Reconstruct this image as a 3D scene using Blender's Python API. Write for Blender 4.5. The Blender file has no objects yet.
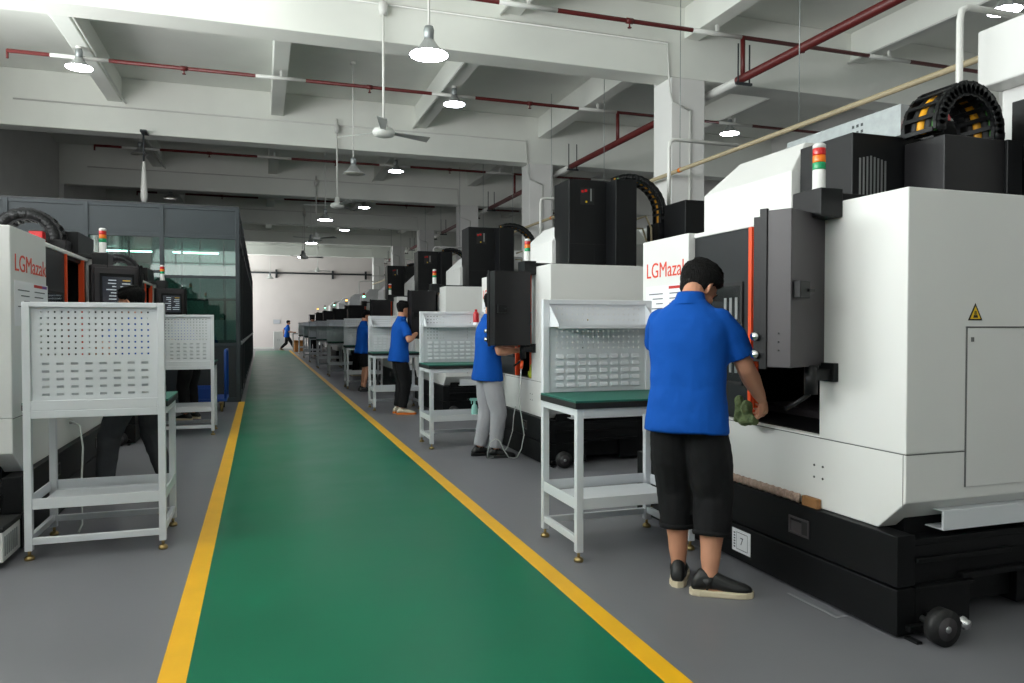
import bpy, bmesh, math, random
from mathutils import Vector, Matrix
random.seed(7)
PI = math.pi
S = bpy.context.scene
COL = S.collection
V = Vector

# ------------------------------------------------------------------ materials
def lin(c):
    out = []
    for v in c:
        v /= 255.0
        out.append(v / 12.92 if v <= 0.04045 else ((v + 0.055) / 1.055) ** 2.4)
    return (*out, 1.0)

MATS = {}
def mat(name, rgb, rough=0.5, metal=0.0, var=0.0, vscale=3.0, bump=0.0, bscale=60.0, emit=None, estr=0.0, spec=0.5, rvar=0.0, stretch=None):
    m = bpy.data.materials.new(name); m.use_nodes = True
    nt = m.node_tree; b = nt.nodes['Principled BSDF']
    c = lin(rgb)
    b.inputs['Base Color'].default_value = c
    b.inputs['Roughness'].default_value = rough
    b.inputs['Metallic'].default_value = metal
    b.inputs['Specular IOR Level'].default_value = spec
    tc = nt.nodes.new('ShaderNodeTexCoord')
    mp = nt.nodes.new('ShaderNodeMapping'); nt.links.new(tc.outputs['Object'], mp.inputs['Vector'])
    if stretch: mp.inputs['Scale'].default_value = stretch
    if var > 0:
        n = nt.nodes.new('ShaderNodeTexNoise'); n.inputs['Scale'].default_value = vscale; n.inputs['Detail'].default_value = 5
        nt.links.new(mp.outputs[0], n.inputs['Vector'])
        r = nt.nodes.new('ShaderNodeValToRGB')
        r.color_ramp.elements[0].position = 0.3; r.color_ramp.elements[1].position = 0.7
        r.color_ramp.elements[0].color = tuple([x * (1 - var) for x in c[:3]] + [1])
        r.color_ramp.elements[1].color = tuple([min(1, x * (1 + var)) for x in c[:3]] + [1])
        nt.links.new(n.outputs['Fac'], r.inputs['Fac']); nt.links.new(r.outputs['Color'], b.inputs['Base Color'])
        if rvar > 0:
            mr = nt.nodes.new('ShaderNodeMapRange')
            mr.inputs['To Min'].default_value = max(0.02, rough - rvar); mr.inputs['To Max'].default_value = rough + rvar
            nt.links.new(n.outputs['Fac'], mr.inputs['Value']); nt.links.new(mr.outputs[0], b.inputs['Roughness'])
    if bump > 0:
        n2 = nt.nodes.new('ShaderNodeTexNoise'); n2.inputs['Scale'].default_value = bscale; n2.inputs['Detail'].default_value = 4
        nt.links.new(mp.outputs[0], n2.inputs['Vector'])
        bp = nt.nodes.new('ShaderNodeBump'); bp.inputs['Strength'].default_value = bump; bp.inputs['Distance'].default_value = 0.02
        nt.links.new(n2.outputs['Fac'], bp.inputs['Height']); nt.links.new(bp.outputs[0], b.inputs['Normal'])
    if emit:
        b.inputs['Emission Color'].default_value = lin(emit); b.inputs['Emission Strength'].default_value = estr
    MATS[name] = m
    return m

def glass_mat(name, tint, gloss=0.12, rough=0.02):
    m = bpy.data.materials.new(name); m.use_nodes = True
    nt = m.node_tree; nt.nodes.clear()
    out = nt.nodes.new('ShaderNodeOutputMaterial'); mix = nt.nodes.new('ShaderNodeMixShader')
    t = nt.nodes.new('ShaderNodeBsdfTransparent'); g = nt.nodes.new('ShaderNodeBsdfGlossy')
    t.inputs['Color'].default_value = lin(tint); g.inputs['Roughness'].default_value = rough
    fr = nt.nodes.new('ShaderNodeLayerWeight'); fr.inputs['Blend'].default_value = 0.35
    mr = nt.nodes.new('ShaderNodeMapRange'); mr.inputs['To Min'].default_value = gloss; mr.inputs['To Max'].default_value = 0.7
    nt.links.new(fr.outputs['Fresnel'], mr.inputs['Value']); nt.links.new(mr.outputs[0], mix.inputs['Fac'])
    nt.links.new(t.outputs[0], mix.inputs[1]); nt.links.new(g.outputs[0], mix.inputs[2]); nt.links.new(mix.outputs[0], out.inputs['Surface'])
    MATS[name] = m
    return m

M_WALL = mat('wall_paint', (226, 225, 223), 0.8, var=0.04, vscale=1.2, bump=0.03, bscale=30)
M_CEIL = mat('ceiling_paint', (230, 232, 226), 0.85, var=0.05, vscale=0.8, bump=0.04, bscale=20)
M_ENDW = mat('end_wall_paint', (214, 206, 204), 0.8, var=0.03, vscale=1.0)
M_FLOOR = mat('grey_epoxy_floor', (112, 112, 117), 0.38, var=0.06, vscale=1.3, bump=0.015, bscale=14, rvar=0.08, spec=0.4)
M_GREEN = mat('green_epoxy_walkway', (0, 104, 74), 0.36, var=0.09, vscale=1.6, bump=0.015, bscale=10, rvar=0.09, spec=0.22)
M_YEL = mat('yellow_line_paint', (232, 174, 4), 0.45, var=0.05, vscale=5)
M_WHITE = mat('machine_white_paint', (219, 219, 217), 0.42, var=0.012, vscale=2)
M_SIDEB = mat('head_side_paint', (27, 26, 28), 0.36, spec=0.3)
M_SEAM = mat('panel_seam_dark', (92, 92, 92), 0.7)
M_BLACK = mat('machine_black_paint', (13, 14, 16), 0.42, spec=0.3, var=0.1, vscale=4)
M_BASE = mat('base_black_paint', (9, 10, 12), 0.5, spec=0.25, var=0.1, vscale=4)
M_GREY = mat('pendant_grey_paint', (58, 54, 57), 0.45, var=0.05, vscale=5)
M_DOOR = mat('door_charcoal_paint', (32, 35, 37), 0.4, spec=0.35, var=0.05)
M_ORANGE = mat('orange_door_edge', (226, 78, 32), 0.35)
M_LOGO = mat('orange_red_lettering', (214, 62, 34), 0.5)
M_STEEL = mat('brushed_steel', (176, 178, 178), 0.3, metal=0.9)
M_CHROME = mat('polished_chrome', (220, 220, 222), 0.12, metal=1.0)
M_GALV = mat('galvanised_steel', (150, 155, 156), 0.45, metal=0.6, var=0.1, vscale=20)
M_BENCH = mat('bench_grey_paint', (212, 215, 219), 0.45, var=0.015)
M_BENCHG = mat('green_bench_mat', (22, 96, 82), 0.55, var=0.05, vscale=6)
M_RUB = mat('black_rubber', (20, 20, 21), 0.6)
M_BRASS = mat('brass_foot', (164, 142, 96), 0.35, metal=0.9)
M_PART = mat('partition_grey', (48, 57, 62), 0.5, var=0.05)
M_PARTD = mat('partition_dark', (40, 44, 48), 0.5, var=0.08)
M_GLASS = glass_mat('tinted_glass', (150, 196, 182), 0.10)
M_WGLASS = glass_mat('window_glass', (235, 245, 242), 0.05)
M_DGLASS = mat('dark_door_glass', (22, 26, 27), 0.1)
M_REDP = mat('red_pipe_paint', (96, 30, 29), 0.45, var=0.1, vscale=10)
M_WPIPE = mat('white_pipe_paint', (212, 212, 208), 0.4)
M_BEIGE = mat('beige_pipe_paint', (172, 158, 128), 0.5, var=0.06)
M_LAMPW = mat('lamp_on', (255, 255, 255), 0.4, emit=(244, 248, 255), estr=42)
M_LAMPO = mat('lamp_off_lens', (168, 168, 158), 0.3)
M_ALU = mat('aluminium_shade', (188, 190, 190), 0.35, metal=0.6)
M_FAN = mat('fan_enamel', (204, 206, 202), 0.4)
M_FANB = mat('fan_blade_enamel', (150, 152, 150), 0.45)
M_RLENS = mat('red_lens', (190, 24, 26), 0.25); M_OLENS = mat('amber_lens', (236, 118, 20), 0.25); M_GLENS = mat('green_lens', (20, 146, 92), 0.25)
M_OLON = mat('amber_lens_lit', (255, 170, 60), 0.3, emit=(255, 190, 90), estr=8)
M_GLON = mat('green_lens_lit', (120, 255, 200), 0.3, emit=(130, 255, 200), estr=8)
M_YCAB = mat('yellow_cable', (226, 160, 24), 0.5); M_GCAB = mat('green_cable', (60, 120, 50), 0.5)
M_SCREEN = mat('screen_glow', (20, 24, 32), 0.15, emit=(40, 46, 56), estr=0.4)
M_SCRT = mat('screen_text', (200, 205, 210), 0.3, emit=(170, 180, 190), estr=0.35)
M_SCRY = mat('screen_yellow', (200, 160, 60), 0.3, emit=(190, 160, 80), estr=0.3)
M_PAPER = mat('paper_white', (228, 228, 232), 0.7); M_INK = mat('printed_ink', (70, 72, 82), 0.7)
M_INKR = mat('printed_red', (190, 50, 44), 0.7); M_INKB = mat('printed_blue', (40, 80, 170), 0.7)
M_WARN = mat('warning_yellow', (232, 190, 24), 0.5)
M_CARD = mat('cardboard_brown', (176, 120, 66), 0.8, var=0.1, vscale=12)
M_WRAP = mat('packing_wrap', (158, 134, 120), 0.35, var=0.3, vscale=40, bump=0.6, bscale=60)
M_SKIN = mat('skin', (196, 140, 112), 0.55, var=0.04, vscale=9)
M_HAIR = mat('black_hair', (10, 9, 9), 0.65, spec=0.15, bump=0.9, bscale=140, stretch=(1, 1, 0.3))
M_BLUE = mat('blue_polo_cotton', (8, 76, 164), 0.85, var=0.05, vscale=5, bump=0.22, bscale=9, spec=0.2, stretch=(1, 1, 0.6))
M_BLKC = mat('black_trouser_cloth', (20, 20, 22), 0.85, var=0.1, vscale=8, bump=0.4, bscale=10, spec=0.25, stretch=(1, 1, 0.6))
M_GRYC = mat('light_grey_trouser_cloth', (164, 164, 170), 0.9, var=0.05, vscale=8, bump=0.5, bscale=12, spec=0.2, stretch=(1, 1, 0.6))
M_JEAN = mat('charcoal_jean_cloth', (58, 60, 64), 0.9, var=0.1, vscale=8, bump=0.5, bscale=12, spec=0.2)
M_SHOE = mat('black_shoe', (20, 20, 21), 0.45, bump=0.1, bscale=50); M_SOLE = mat('cream_sole', (214, 200, 172), 0.6)
M_SHOEW = mat('cream_trainer', (206, 196, 176), 0.6); M_SHOEO = mat('orange_trainer_trim', (214, 116, 30), 0.6)
M_LIP = mat('lips', (150, 84, 76), 0.5); M_EYE = mat('eye_dark', (24, 18, 16), 0.2)
M_RAG = mat('green_cotton_glove', (98, 112, 74), 0.9, var=0.35, vscale=22, bump=0.7, bscale=40)
M_BLUEP = mat('blue_plastic', (28, 74, 160), 0.45); M_REDB = mat('red_bottle_plastic', (182, 30, 40), 0.4)
M_TEAL = mat('clear_teal_plastic', (150, 206, 196), 0.2); M_HOSE = mat('clear_air_hose', (186, 190, 188), 0.3)
M_WOOD = mat('wood_block', (142, 100, 60), 0.7, var=0.15, vscale=8)
M_SHEET = mat('plastic_dust_sheet', (200, 214, 210), 0.3, bump=0.6, bscale=8)
M_LIME = mat('lime_cotton', (176, 190, 60), 0.9, var=0.3, vscale=20)
M_TAPE = mat('pale_floor_tape', (142, 143, 146), 0.5)

# ------------------------------------------------------------------ mesh builder
class MB:
    def __init__(self): self.v = []; self.f = []; self.m = []; self.s = []
    def add(self, vs, fs, m=0, smooth=False):
        o = len(self.v); self.v += [tuple(p) for p in vs]
        for f in fs: self.f.append([i + o for i in f]); self.m.append(m); self.s.append(smooth)
        return self
    def box(self, x0, x1, y0, y1, z0, z1, m=0):
        vs = [(x0, y0, z0), (x1, y0, z0), (x1, y1, z0), (x0, y1, z0), (x0, y0, z1), (x1, y0, z1), (x1, y1, z1), (x0, y1, z1)]
        return self.add(vs, [(3, 2, 1, 0), (4, 5, 6, 7), (0, 1, 5, 4), (1, 2, 6, 5), (2, 3, 7, 6), (3, 0, 4, 7)], m)
    def prism(self, pts, ax, a0, a1, m=0):
        n = len(pts)
        def P(p, a): return {'x': (a, p[0], p[1]), 'y': (p[0], a, p[1]), 'z': (p[0], p[1], a)}[ax]
        vs = [P(p, a0) for p in pts] + [P(p, a1) for p in pts]
        fs = [list(range(n - 1, -1, -1)), list(range(n, 2 * n))] + [(i, (i + 1) % n, n + (i + 1) % n, n + i) for i in range(n)]
        return self.add(vs, fs, m)
    def rings(self, rs, m=0, smooth=True, cap=True):
        n = len(rs[0]); vs = [p for r in rs for p in r]; fs = []
        for k in range(len(rs) - 1):
            for i in range(n): fs.append((k * n + i, k * n + (i + 1) % n, (k + 1) * n + (i + 1) % n, (k + 1) * n + i))
        if cap: fs.append(list(range(n - 1, -1, -1))); fs.append([(len(rs) - 1) * n + i for i in range(n)])
        return self.add(vs, fs, m, smooth)
    def tube(self, pts, r, n=8, m=0, smooth=True):
        pts = [V(p) for p in pts]
        rr = r if isinstance(r, (list, tuple)) else [r] * len(pts)
        up = None; rs = []
        for i, p in enumerate(pts):
            a = pts[max(0, i - 1)]; b = pts[min(len(pts) - 1, i + 1)]
            t = (b - a).normalized()
            if up is None:
                up = V((0, 0, 1)) if abs(t.z) < 0.9 else V((1, 0, 0))
            u = (up - t * up.dot(t)).normalized(); w = t.cross(u); up = u
            rs.append([p + (u * math.cos(2 * PI * k / n) + w * math.sin(2 * PI * k / n)) * rr[i] for k in range(n)])
        return self.rings(rs, m, smooth)
    def cyl(self, p0, p1, r, r1=None, n=16, m=0):
        return self.tube([p0, p1], [r, r if r1 is None else r1], n, m)
    def lathe(self, prof, c=(0, 0, 0), n=20, m=0):
        return self.rings([[(c[0] + r * math.cos(2 * PI * k / n), c[1] + r * math.sin(2 * PI * k / n), c[2] + z) for k in range(n)] for r, z in prof], m)
    def ell(self, c, rx, ry, rz, n=14, m=0):
        rs = []
        for j in range(1, 10):
            a = -PI / 2 + PI * j / 10
            rs.append([(c[0] + rx * math.cos(a) * math.cos(2 * PI * k / n), c[1] + ry * math.cos(a) * math.sin(2 * PI * k / n), c[2] + rz * math.sin(a)) for k in range(n)])
        return self.rings(rs, m)
    def build(self, name, mats, parent=None, bevel=0.0, seg=2, loc=None, rot=None):
        if not isinstance(mats, (list, tuple)): mats = [mats]
        bm = bmesh.new()
        vs = [bm.verts.new(p) for p in self.v]
        for f, mi, s in zip(self.f, self.m, self.s):
            try: fc = bm.faces.new([vs[i] for i in f])
            except ValueError: continue
            fc.material_index = mi; fc.smooth = s
        bmesh.ops.recalc_face_normals(bm, faces=bm.faces)
        if bevel > 0:
            es = [e for e in bm.edges if len(e.link_faces) == 2 and not (e.link_faces[0].smooth and e.link_faces[1].smooth) and e.calc_face_angle(0) > 0.5]
            bmesh.ops.bevel(bm, geom=es, offset=bevel, segments=seg, affect='EDGES', clamp_overlap=True, profile=0.5)
        me = bpy.data.meshes.new(name); bm.to_mesh(me); bm.free()
        for m in mats: me.materials.append(m)
        o = bpy.data.objects.new(name, me); COL.objects.link(o)
        if parent: o.parent = parent
        if loc: o.location = loc
        if rot: o.rotation_euler = rot
        return o

def tag(o, label, cat, group=None, kind=None):
    if label: o['label'] = label
    if cat: o['category'] = cat
    if group: o['group'] = group
    if kind: o['kind'] = kind
    return o
def thing(name, label, cat, loc=(0, 0, 0), rz=0.0, group=None):
    o = bpy.data.objects.new(name, None); COL.objects.link(o)
    o.empty_display_size = 0.1; o.location = loc; o.rotation_euler = (0, 0, rz)
    return tag(o, label, cat, group)
def struct(o, label=None, cat=None, group=None):
    return tag(o, label, cat, group, 'structure')
def dup(root, loc, rz=None, label=None, group=None):
    r = root.copy(); COL.objects.link(r); r.location = loc
    if rz is not None: r.rotation_euler = (0, 0, rz)
    if label: r['label'] = label
    if group: r['group'] = group
    def rec(src, dst):
        for ch in src.children:
            c = ch.copy(); COL.objects.link(c); c.parent = dst; rec(ch, c)
    rec(root, r)
    return r
def box_obj(name, m, x0, x1, y0, y1, z0, z1, parent=None, bevel=0.0):
    return MB().box(x0, x1, y0, y1, z0, z1).build(name, m, parent, bevel)
def text_obj(name, body, size, m, parent, mtx, ext=0.001, width=None, sx=1.0):
    cu = bpy.data.curves.new(name, 'FONT'); cu.body = body; cu.size = size; cu.extrude = ext; cu.align_x = 'LEFT'; cu.resolution_u = 6
    t = bpy.data.objects.new('text_tmp', cu); COL.objects.link(t)
    bpy.context.view_layer.update()
    me = bpy.data.meshes.new_from_object(t.evaluated_get(bpy.context.evaluated_depsgraph_get()))
    bpy.data.objects.remove(t)
    if width:
        xs = [v.co.x for v in me.vertices]; k = width / (max(xs) - min(xs)); x0 = min(xs)
        for v in me.vertices: v.co.x = (v.co.x - x0) * k
    me.transform(mtx); me.materials.clear(); me.materials.append(m); me.name = name
    o = bpy.data.objects.new(name, me); COL.objects.link(o); o.parent = parent
    return o
# frame for writing on a face: origin, reading direction, up direction
def frame(o, r, u):
    r = V(r).normalized(); u = V(u).normalized(); n = r.cross(u)
    m = Matrix.Identity(4)
    for i in range(3): m[i][0] = r[i]; m[i][1] = u[i]; m[i][2] = n[i]; m[i][3] = o[i]
    return m
# ------------------------------------------------------------------ camera
cam = bpy.data.cameras.new('camera'); co = bpy.data.objects.new('camera', cam); COL.objects.link(co)
cam.sensor_width = 36; FPX = 745.0; cam.lens = 36 * FPX / 1024
yaw = math.atan(251 / FPX); pitch = math.atan(15.5 / FPX)
co.location = (0, 0, 1.36); co.rotation_euler = (PI / 2 - pitch, 0, -yaw)
cam.clip_start = 0.05; cam.clip_end = 200
S.camera = co

# ------------------------------------------------------------------ room shell
XL, XR, YB, YE, ZC = -5.2, 13.0, -8.0, 47.0, 6.35
struct(box_obj('floor', M_FLOOR, XL - .3, XR + .3, YB - .3, YE + .3, -0.2, 0.0), 'grey epoxy painted factory floor', 'floor')
struct(box_obj('floor_walkway', M_GREEN, -.28, 1.45, YB, 43.0, 0.0, 0.0015), 'green painted walkway down the hall', 'floor')
struct(box_obj('trim_1', M_YEL, -.385, -.28, YB, 14.2, 0.0, 0.0018), 'yellow line along the green walkway in front of the glass room', 'floor line')
struct(box_obj('trim_2', M_YEL, 1.45, 1.552, YB, 43.0, 0.0, 0.0018), 'yellow line between green walkway and the right machine row', 'floor line')
struct(box_obj('ceiling', M_CEIL, XL - .3, XR + .3, YB - .3, YE + .3, ZC, ZC + .2), 'pale concrete ceiling slab', 'ceiling')

WINN = [0]
def window(axis, p, a0, a1, z0, z1, nx, nz, inward):
    WINN[0] += 1
    f = MB(); t = .05
    def bar(u0, u1, w0, w1, d=.05):
        if axis == 'x': f.box(p - d, p + d, u0, u1, w0, w1)
        else: f.box(u0, u1, p - d, p + d, w0, w1)
    bar(a0, a1, z0, z0 + t); bar(a0, a1, z1 - t, z1)
    for i in range(nx + 1):
        u = a0 + (a1 - a0) * i / nx; u = min(max(u, a0 + t / 2), a1 - t / 2); bar(u - t / 2, u + t / 2, z0 + t, z1 - t)
    for j in range(1, nz):
        w = z0 + (z1 - z0) * j / nz; bar(a0 + t, a1 - t, w - t / 2, w + t / 2, .04)
    fo = struct(f.build('window_%d' % WINN[0], M_ALU), 'aluminium framed window in the side of the hall, some added for light', 'window')
    g = MB()
    if axis == 'x': g.box(p - .004, p + .004, a0 + .02, a1 - .02, z0 + .02, z1 - .02)
    else: g.box(a0 + .02, a1 - .02, p - .004, p + .004, z0 + .02, z1 - .02)
    g.build('pane', M_WGLASS, fo)
def wall(name, axis, p, a0, a1, holes, m, label, thick=.24, out=-1):
    b = MB()
    def seg(u0, u1, w0, w1):
        if u1 - u0 < 1e-4 or w1 - w0 < 1e-4: return
        q0, q1 = sorted((p, p + out * thick))
        if axis == 'x': b.box(q0, q1, u0, u1, w0, w1)
        else: b.box(u0, u1, q0, q1, w0, w1)
    u = a0
    for (h0, h1, z0, z1) in holes:
        seg(u, h0, 0, ZC); seg(h0, h1, 0, z0); seg(h0, h1, z1, ZC); u = h1
    seg(u, a1, 0, ZC)
    struct(b.build(name, m), label, 'wall')
LW = [(-7.3, -3.9, 1.2, 5.8), (-3.4, 0.0, 1.2, 5.8), (.5, 3.6, 1.2, 5.8), (4.4, 8.6, 2.4, 5.8), (9.2, 13.4, 3.6, 5.8), (17.4, 22.6, 1.1, 3.1), (24.0, 29.2, 1.1, 3.1), (38.0, 42.0, 1.0, 5.0), (43.4, 46.4, 1.0, 5.0)]  # high left and far end windows are unseen, added to light machines and end wall
BW = [(-4.6, -.6, 2.6, 5.8), (.2, 4.2, 2.6, 5.8)]
wall('wall_left', 'x', XL, YB - .24, YE + .24, LW, M_WALL, 'pale left wall of the hall')
wall('wall_right', 'x', XR, YB - .24, YE + .24, [], M_WALL, 'pale right wall behind the machines', out=1)
wall('wall_near', 'y', YB, XL, XR, BW, M_WALL, 'pale wall with windows behind the viewer')
wall('wall_end', 'y', YE, XL, XR, [], M_ENDW, 'pale pinkish end wall of the hall', out=1)
for (a, b, z0, z1) in LW: window('x', XL - .12, a, b, z0, z1, 4, 2, 1)
for (a, b, z0, z1) in BW: window('y', YB - .12, a, b, z0, z1, 4, 2, 1)

def area(name, loc, rot, sx, sy, power, col=(1, 1, 1)):
    l = bpy.data.lights.new(name, 'AREA'); l.shape = 'RECTANGLE'; l.size = sx; l.size_y = sy; l.energy = power; l.color = col
    o = bpy.data.objects.new(name, l); COL.objects.link(o); o.location = loc; o.rotation_euler = rot
    return o
DAY = (1.0, .98, .985); TILT = 1.1
LWP = [100, 450, 1150, 700, 420, 5, 5, 400, 1050]
LWT = [TILT, TILT, TILT, .55, .45, 0, 0, .6, .4]
for (a, b, z0, z1), p, tl in zip(LW, LWP, LWT): area('daylight_fill', (XL - .3, (a + b) / 2, (z0 + z1) / 2), (0, -PI / 2 - tl, 0), z1 - z0, b - a, p, DAY)  # added area lamps behind the windows, mostly aimed upward to brighten the ceiling
for (a, b, z0, z1), p in zip(BW, [130, 100]): area('daylight_fill', ((a + b) / 2, YB - .3, (z0 + z1) / 2), (PI / 2 + TILT, 0, 0), b - a, z1 - z0, p, DAY)
w = bpy.data.worlds.new('world'); S.world = w; w.use_nodes = True
w.node_tree.nodes['Background'].inputs[0].default_value = (.95, .97, 1, 1); w.node_tree.nodes['Background'].inputs[1].default_value = 1.0

# beams and columns
BY = [-2.7, 3.8, 10.3, 16.8, 23.3, 29.8, 36.3, 42.8]
BXS = [-2.75, .36, 3.47, 6.45, 9.7]
for i, y in enumerate(BY):
    struct(box_obj('beam', M_CEIL, XL, XR, y, y + .45, 5.25, ZC, bevel=.012), 'wide white concrete beam crossing the hall', 'beam', 'main ceiling beams')
    struct(MB().box(6.1, 6.7, y + .002, y + .56, 0, 5.25).box(6.1, 6.7, y + .46, y + .56, 5.25, ZC).build('column', M_WALL, None, .012), 'white square concrete column behind the right machine row', 'column', 'concrete columns')
    cd = MB().tube([(6.42, y - .02, 4.75), (6.42, y - .02, 0)], .018).tube([(6.42, y - .02, 4.75), (6.1, y - .03, 4.85), (6.05, y - .03, 5.0), (6.0, y - .03, 5.75), (-4.5, y - .03, 5.75)], .016)
    cd.build('conduit', M_WPIPE)
    tag(bpy.context.scene.objects[-1] if False else COL.objects[-1], 'thin white cable conduit along the beam and down its column', 'conduit', 'beam conduits')
for x in BXS:
    ys = [YB] + [v for y in BY for v in (y, y + .45)] + [YE]
    for k in range(0, len(ys), 2):
        if ys[k + 1] - ys[k] > .1:
            struct(box_obj('beam', M_CEIL, x - .13, x + .13, ys[k], ys[k + 1], 5.86, ZC, bevel=.01), 'narrow white secondary ceiling beam between the main beams', 'beam', 'secondary ceiling beams')
# left wall pilaster strips
for y in BY[3:6]:
    struct(box_obj('column', M_WALL, XL, XL + .12, y, y + .5, 0, 5.25), 'shallow pier on the left wall', 'column', 'left wall piers')

# ------------------------------------------------------------------ glass room
gx0, gx1, gy0, gy1, gz = XL, -.36, 14.2, 36.6, 3.46
def build_glass_room():
    t = struct(thing('wall_partition', 'grey framed glass partition room on the left of the walkway', 'partition wall', (0, 0, 0)))
    f = MB()
    for z0, z1 in ((0, .08), (1.0, 1.06), (2.9, 2.97), (gz - .06, gz)): f.box(gx0, gx1, gy0, gy0 + .06, z0, z1)
    xs = [gx1 - .03, -1.62, -2.78, -3.94, gx0 + .05]
    for x in xs: f.box(x - .035, x + .035, gy0 - .012, gy0 + .072, 0, gz)
    f.box(xs[1], gx1, gy0 + .01, gy0 + .05, 2.2, 2.25)
    f.box(gx0, xs[1], gy0 + .01, gy0 + .05, 2.28, 2.33)
    f.build('frame', M_PARTD if False else M_PART, t, .004)
    MB().box(gx0, gx1 - .02, gy0 + .015, gy0 + .045, 2.97, gz - .06).build('upper_panel', M_PART, t)
    MB().box(gx0, gx1 - .02, gy0 + .015, gy0 + .045, .08, 1.0).build('lower_panel', M_PARTD, t)
    MB().box(gx0, gx1 - .02, gy0 + .025, gy0 + .035, 1.06, 2.9).build('glass_pane', M_GLASS, t)
    s = MB()
    n = 14
    for i in range(n + 1):
        y = gy0 + .04 + (gy1 - gy0 - .04) * i / n; s.box(gx1 - .06, gx1 + .012, y - .035, y + .035, 0, gz)
    for z0, z1 in ((0, .1), (2.9, 2.97), (gz - .08, gz)): s.box(gx1 - .06, gx1 + .006, gy0, gy1, z0, z1)
    s.build('side_frame', M_PARTD, t, .004)
    MB().box(gx1 - .06, gx1 + .03, gy0 + .06, gy1, 1.02, 1.07).build('side_rail', M_GALV, t, .004)
    MB().box(gx1 - .045, gx1 - .015, gy0 + .06, gy1, .1, 1.02).build('side_lower_panel', M_PARTD, t)
    MB().box(gx1 - .045, gx1 - .015, gy0 + .06, gy1, 2.97, gz - .08).build('side_upper_panel', M_PARTD, t)
    bl = MB()
    for k in range(40):
        z = 1.09 + k * .0455; bl.add([(gx1 - .05, gy0 + .06, z), (gx1 - .05, gy1, z), (gx1 - .025, gy1, z + .05), (gx1 - .025, gy0 + .06, z + .05)], [(0, 1, 2, 3)])
    bl.build('side_glass_dark', M_PARTD, t)  # dark slats stand in for side glass; its dim reflection is their colour
    MB().box(gx0, gx1, gy1 - .06, gy1, 0, gz).build('far_panel', M_PARTD, t)
    MB().box(gx0, gx1, gy0, gy1, gz, gz + .03).build('roof_panel', M_PARTD, t)
    MB().box(gx0 + .02, gx1 - .06, 20.4, 20.46, 0, 1.0).box(gx0 + .02, gx1 - .06, 20.4, 20.46, 2.0, 2.06).box(-3.1, -3.04, 20.4, 20.46, 0, gz).box(-1.9, -1.84, 20.4, 20.46, 0, gz).box(-.9, -.84, 20.4, 20.46, 0, gz).build('inner_screen', M_PARTD, t)
    MB().box(gx0 + .02, gx1 - .06, 27.5, 27.6, 0, gz).build('inner_wall', M_WALL, t)
    for k, (x, y) in enumerate(((-3.6, 16.2), (-1.9, 16.2), (-3.6, 18.6), (-1.9, 18.6), (-3.4, 22.5), (-1.7, 22.5))):
        lm = thing('strip_light', None, None, (x, y, gz - .085)); lm.name = 'strip_light'
        tag(lm, 'lit fluorescent strip light on the glass room ceiling', 'strip light', 'strip lights in the glass room')
        MB().box(-.6, .6, -.09, .09, .03, .08).build('housing', M_FAN, lm)
        MB().cyl((-.58, -.04, .015), (.58, -.04, .015), .014).cyl((-.58, .04, .015), (.58, .04, .015), .014).build('tube', M_LAMPW, lm)
build_glass_room()
# sheeted item and table inside the glass room
t = thing('covered_table', 'table under a crumpled plastic sheet behind the glass', 'table', (-1.35, 15.3, 0))
MB().box(-.75, .75, -.4, .4, .68, .74).box(-.72, -.66, -.36, -.3, 0, .68).box(.66, .72, -.36, -.3, 0, .68).box(-.72, -.66, .3, .36, 0, .68).box(.66, .72, .3, .36, 0, .68).build('tabletop', M_BENCH, t)
sh = MB(); nx, ny = 30, 16; vs = []
for j in range(ny):
    for i in range(nx):
        u, v = i / (nx - 1) - .5, j / (ny - 1) - .5
        h = .76 + .42 * math.exp(-((u * 2.4) ** 4 + (v * 2.6) ** 4)) + .05 * math.sin(i * 1.9 + j * 2.3) * math.sin(j * 1.3 + i * .7)
        vs.append((u * 1.45, v * .76, h))
sh.add(vs, [(j * nx + i, j * nx + i + 1, (j + 1) * nx + i + 1, (j + 1) * nx + i) for j in range(ny - 1) for i in range(nx - 1)], 0, True)
tag(sh.build('dust_sheet', M_SHEET, None, loc=(-1.35, 15.3, 0)), 'crumpled translucent plastic sheet heaped on the table behind the glass', 'plastic sheet')

# ------------------------------------------------------------------ pipes on the ceiling
def sprinkler(y, x0, x1, label):
    t = thing('sprinkler_pipe', label, 'pipe', (0, y, 5.70), 0, 'cross-hall sprinkler pipes')
    MB().cyl((x0, 0, 0), (x1, 0, 0), .032, n=10).cyl((x0, 0, .02), (x0, 0, -.12), .02, n=8).build('pipe', M_REDP, t)
    for bx in BXS:
        if x0 < bx < x1: MB().cyl((bx - .42, 0, 0), (bx + .42, 0, 0), .034, n=10).box(bx - .02, bx + .02, -.02, .02, 0, .13).build('white_sleeve', M_WPIPE, t)
    for hx in (-1.2, 1.9, 5.0, 8.0):
        MB().cyl((hx - .05, 0, 0), (hx + .05, 0, 0), .042, n=10).cyl((hx, 0, 0), (hx, 0, -.09), .012, n=8).lathe([(.012, -.085), (.03, -.09), (.03, -.1)], (hx, 0, 0), 10).build('sprinkler_head', M_REDP, t)
    MB().cyl((6.9, 0, 0), (6.9, 0, -.62), .035, n=10).build('drop_pipe', M_REDP, t)
for i, y in enumerate((9.6, 13.75, 20.25, 26.75, 33.2, 39.7)):
    sprinkler(y, -3.76, 12.6, ['dark red sprinkler pipe crossing the ceiling nearest the camera', 'dark red sprinkler pipe crossing behind the largest lit lamp', 'dark red sprinkler pipe in the third ceiling bay',
              'dark red sprinkler pipe in the fourth ceiling bay', 'dark red sprinkler pipe in the fifth ceiling bay', 'dark red sprinkler pipe in the bay before the end wall'][i])
t = thing('fire_main_pipe', 'thick dark red fire pipe running lengthwise beside the columns', 'pipe', (6.92, 0, 5.1))
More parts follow.
